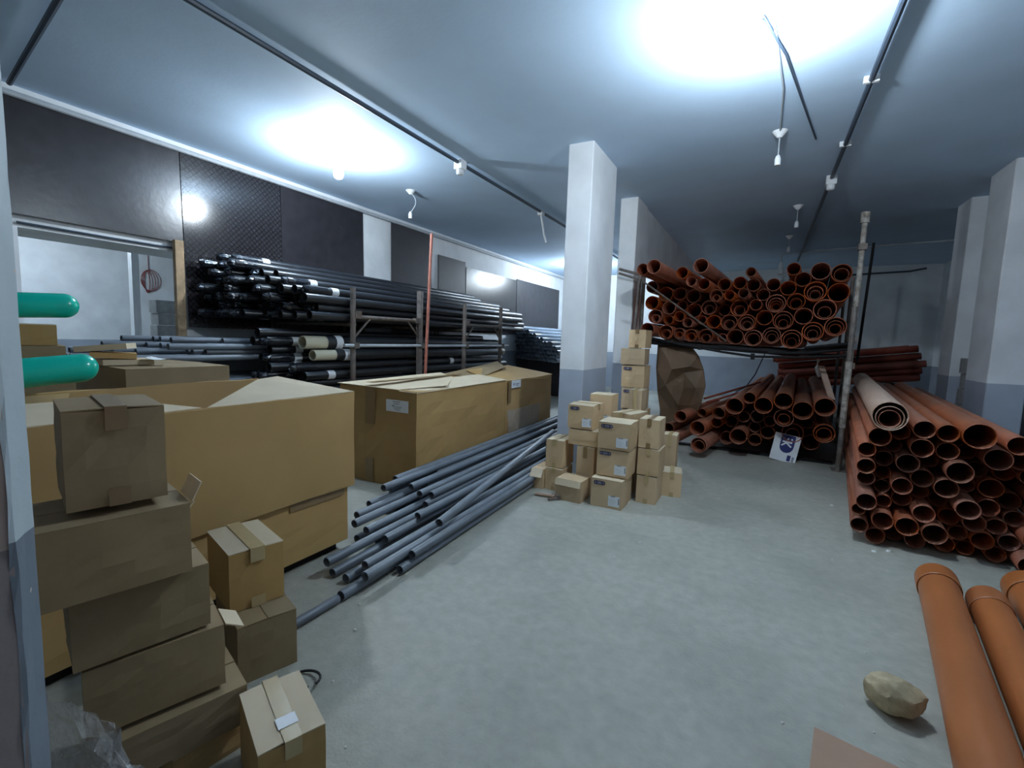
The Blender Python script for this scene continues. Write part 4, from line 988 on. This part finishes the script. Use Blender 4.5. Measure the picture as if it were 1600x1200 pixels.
# ------------------------------------------------------------------ ceiling services
def conduit(label, pts, r, m, group=None):
    return tag(obj('conduit', MB().path(pts, r), m), label, 'conduit', group)
cd = H-.035
conduit('long dark conduit under the ceiling running above the black pipe rack', [(-3.37, -2.5, cd), (-3.37, 5, cd), (-3.37, YB-.05, cd)], .022, 'dark_conduit')
conduit('long dark conduit under the ceiling running toward the orange pipe rack', [(.57, -2.5, cd), (.57, 6, cd), (.56, 13.2, cd)], .022, 'dark_conduit')
conduit('dark conduit crossing the ceiling corner above the wall opening', [(-5.95, 1.62, cd), (-4.2, 1.39, cd), (.4, .75, cd)], .022, 'dark_conduit')
conduit('white conduit along the top of the left wall', [(XL+.045, YN+.1, H-.09), (XL+.045, 6, H-.085), (XL+.045, YB-.1, H-.09)], .028, 'grey_conduit')
conduit('dark cable below the lintel of the wall opening', [(XL+.02, OY0+.05, 2.40), (XL+.025, 2.3, 2.395), (XL+.02, OY1-.03, 2.40)], .011, 'dark_conduit')
conduit('pale conduit crossing the ceiling in front of the back wall', [(.2, 12.1, cd), (2.2, 11.7, cd), (3.4, 11.5, cd)], .018, 'grey_conduit')
conduit('dark cable running along the top of the back wall', [(.45, YB-.03, H-.30), (1.6, YB-.03, H-.22), (3.0, YB-.03, H-.16), (3.3, YB-.03, H-.1)], .022, 'dark_conduit')
for k, (x, y) in enumerate(((.57, 4.6), (.57, 5.9))):
    tag(obj('conduit_clip', MB().box((x, y, H-.03), (.10, .03, .05)), 'white_plastic'), 'small white clip on the conduit leading to the orange rack', 'clip', 'conduit clips')
def junction(label, x, y):
    t = thing('junction_box', label, 'junction box', (x, y, H-.14), 0, 'ceiling junction boxes')
    obj('body', MB().b2((-.055, -.055, .03), (.055, .055, .135)), 'white_plastic', t); obj('socket', MB().lathe([(.03, -.03), (.045, -.02), (.045, .03)], 14), 'white_plastic', t)
junction('white junction box on the conduit above the black pipe rack', -3.37, 4.75); junction('white junction box on the conduit leading to the orange rack', .57, 7.0)
# drop lamp holders
def holder(label, x, y, drop, r=.03, cup=True, curve=0, group='bare lamp holders'):
    t = thing('lamp_holder', label, 'lamp holder', (x, y, H-drop), 0, group)
    if cup: obj('ceiling_rose', MB().lathe([(.02, -.06), (.055, -.02), (.07, 0)], 14, (0, 0, drop)), 'white_plastic', t)
    obj('cord', MB().path([(curve*math.sin(PI*i/8), 0, .06+(drop-.06-.03)*i/8) for i in range(9)], .006), 'grey_conduit', t)
    obj('socket', MB().lathe([(.012, -.02), (.026, -.02), (.028, .04), (.018, .07), (.008, .08)], 14), 'white_plastic', t)
    return t
holder('bare lamp holder hanging from the cross of cables near the lit bulb', -.02, 5.4, .30); holder('bare lamp holder second in line toward the back wall', .29, 8.25, .30); holder('bare lamp holder third in line toward the back wall', .27, 10.4, .28)
holder('bare lamp holder on a bowed cord by the left wall lamp', -4.72, 5.42, .38, curve=.1)
cg = thing('caged_lamp', 'unlit lamp with wire cage hanging above the orange pipe rack', 'lamp', (.2, 12.1, H-.42))
obj('cord', MB().rod((0, 0, .15), (0, 0, .40), .012), 'grey_conduit', cg); obj('cap', MB().lathe([(.05, .05), (.04, .15), (.02, .2)], 12), 'white_plastic', cg); obj('bulb', MB().lathe([(.01, -.1), (.05, -.06), (.055, 0), (.03, .06)], 12), 'paper', cg)
for i in range(6):
    a_ = 2*PI*i/6; obj('cage_wire', MB().path([(.04*math.cos(a_), .04*math.sin(a_), .07), (.10*math.cos(a_), .10*math.sin(a_), -.06), (.09*math.cos(a_), .09*math.sin(a_), -.15)], .006, 5), 'white_plastic', cg)
t = thing('flex_drop', 'short white flexible tail hanging from the conduit above the black pipes', 'cable', (-3.37, 7.05, H-.04))
obj('fitting', MB().box((0, 0, -.02), (.09, .09, .06)), 'white_plastic', t); obj('tail', MB().path([(0, 0, -.04), (.03, .02, -.2), (.06, .02, -.36), (.12, 0, -.50)], .018), 'white_plastic', t)
conduit('thin cable crossing from the lit bulb toward the back', [(-.16, 3.5, H-.03), (-.02, 4.0, H-.02), (.12, 4.75, H-.015), (.30, 5.7, H-.012)], .008, 'dark_conduit')
conduit('thin cable feeding the bare lamp holder by the cable cross', [(-.1, 3.6, H-.012), (-.02, 4.5, H-.014), (-.02, 5.35, H-.012)], .008, 'grey_conduit')
# lit bulbs
def bulb(loc, label, watt):
    t = thing('light_bulb', label, 'lamp', loc, 0, 'lit bulbs hanging from the ceiling')
    top = H-loc[2]
    obj('cord', MB().rod((0, 0, .14), (0, 0, top), .006), 'white_plastic', t)
    obj('socket', MB().lathe([(.028, .06), (.028, .12), (.015, .15)], 14), 'white_plastic', t)
    me = MB().lathe([(.012, -.075), (.04, -.062), (.055, -.03), (.055, 0), (.042, .035), (.027, .06)], 12).mesh('globe'); shade(me, 1.2)
    area = .034
    obj('globe', me, None, t).data.materials.append(emitter('bulb_'+label[:12].replace(' ', '_'), LAMP_COL, watt))
bulb(LAMPS[0][0], 'lit bulb hanging near the dark boards over the black pipe rack', LAMPS[0][1])
bulb(LAMPS[1][0], 'lit bulb hanging over the open floor', LAMPS[1][1])
bulb(LAMPS[2][0], 'lit bulb over the far bundle of shiny pipes', LAMPS[2][1])
bulb(LAMPS[3][0], 'lit bulb in the space beyond the wall opening', LAMPS[3][1])
# coil of wire on the wall beyond the opening
t = thing('wire_coil', 'coil of thin red wire hanging on the wall beyond the opening', 'wire')
q = onx(233, 441, XF+.02)
for k in range(5):
    w_ = .05+.04*k; obj('loop', MB().path([(q.x, q.y+w_*math.cos(2*PI*i/16)+.02*k-.04, q.z+.26*math.sin(2*PI*i/16)+.012*k) for i in range(17)], .007, 5), 'wire_red', t)
obj('hanger', MB().rod((q.x, q.y, q.z+.2), (q.x, q.y, q.z+.95), .008, seg=6), 'wire_red', t)
# loose wire trailing behind the heap under the rack
p = [ony(1195, 553, 8.2), ony(1180, 585, 8.2), ony(1165, 605, 8.0), ony(1150, 612, 7.8)]
conduit('thin dark wire dangling from the orange pipe shelf', p, .008, 'rubber')
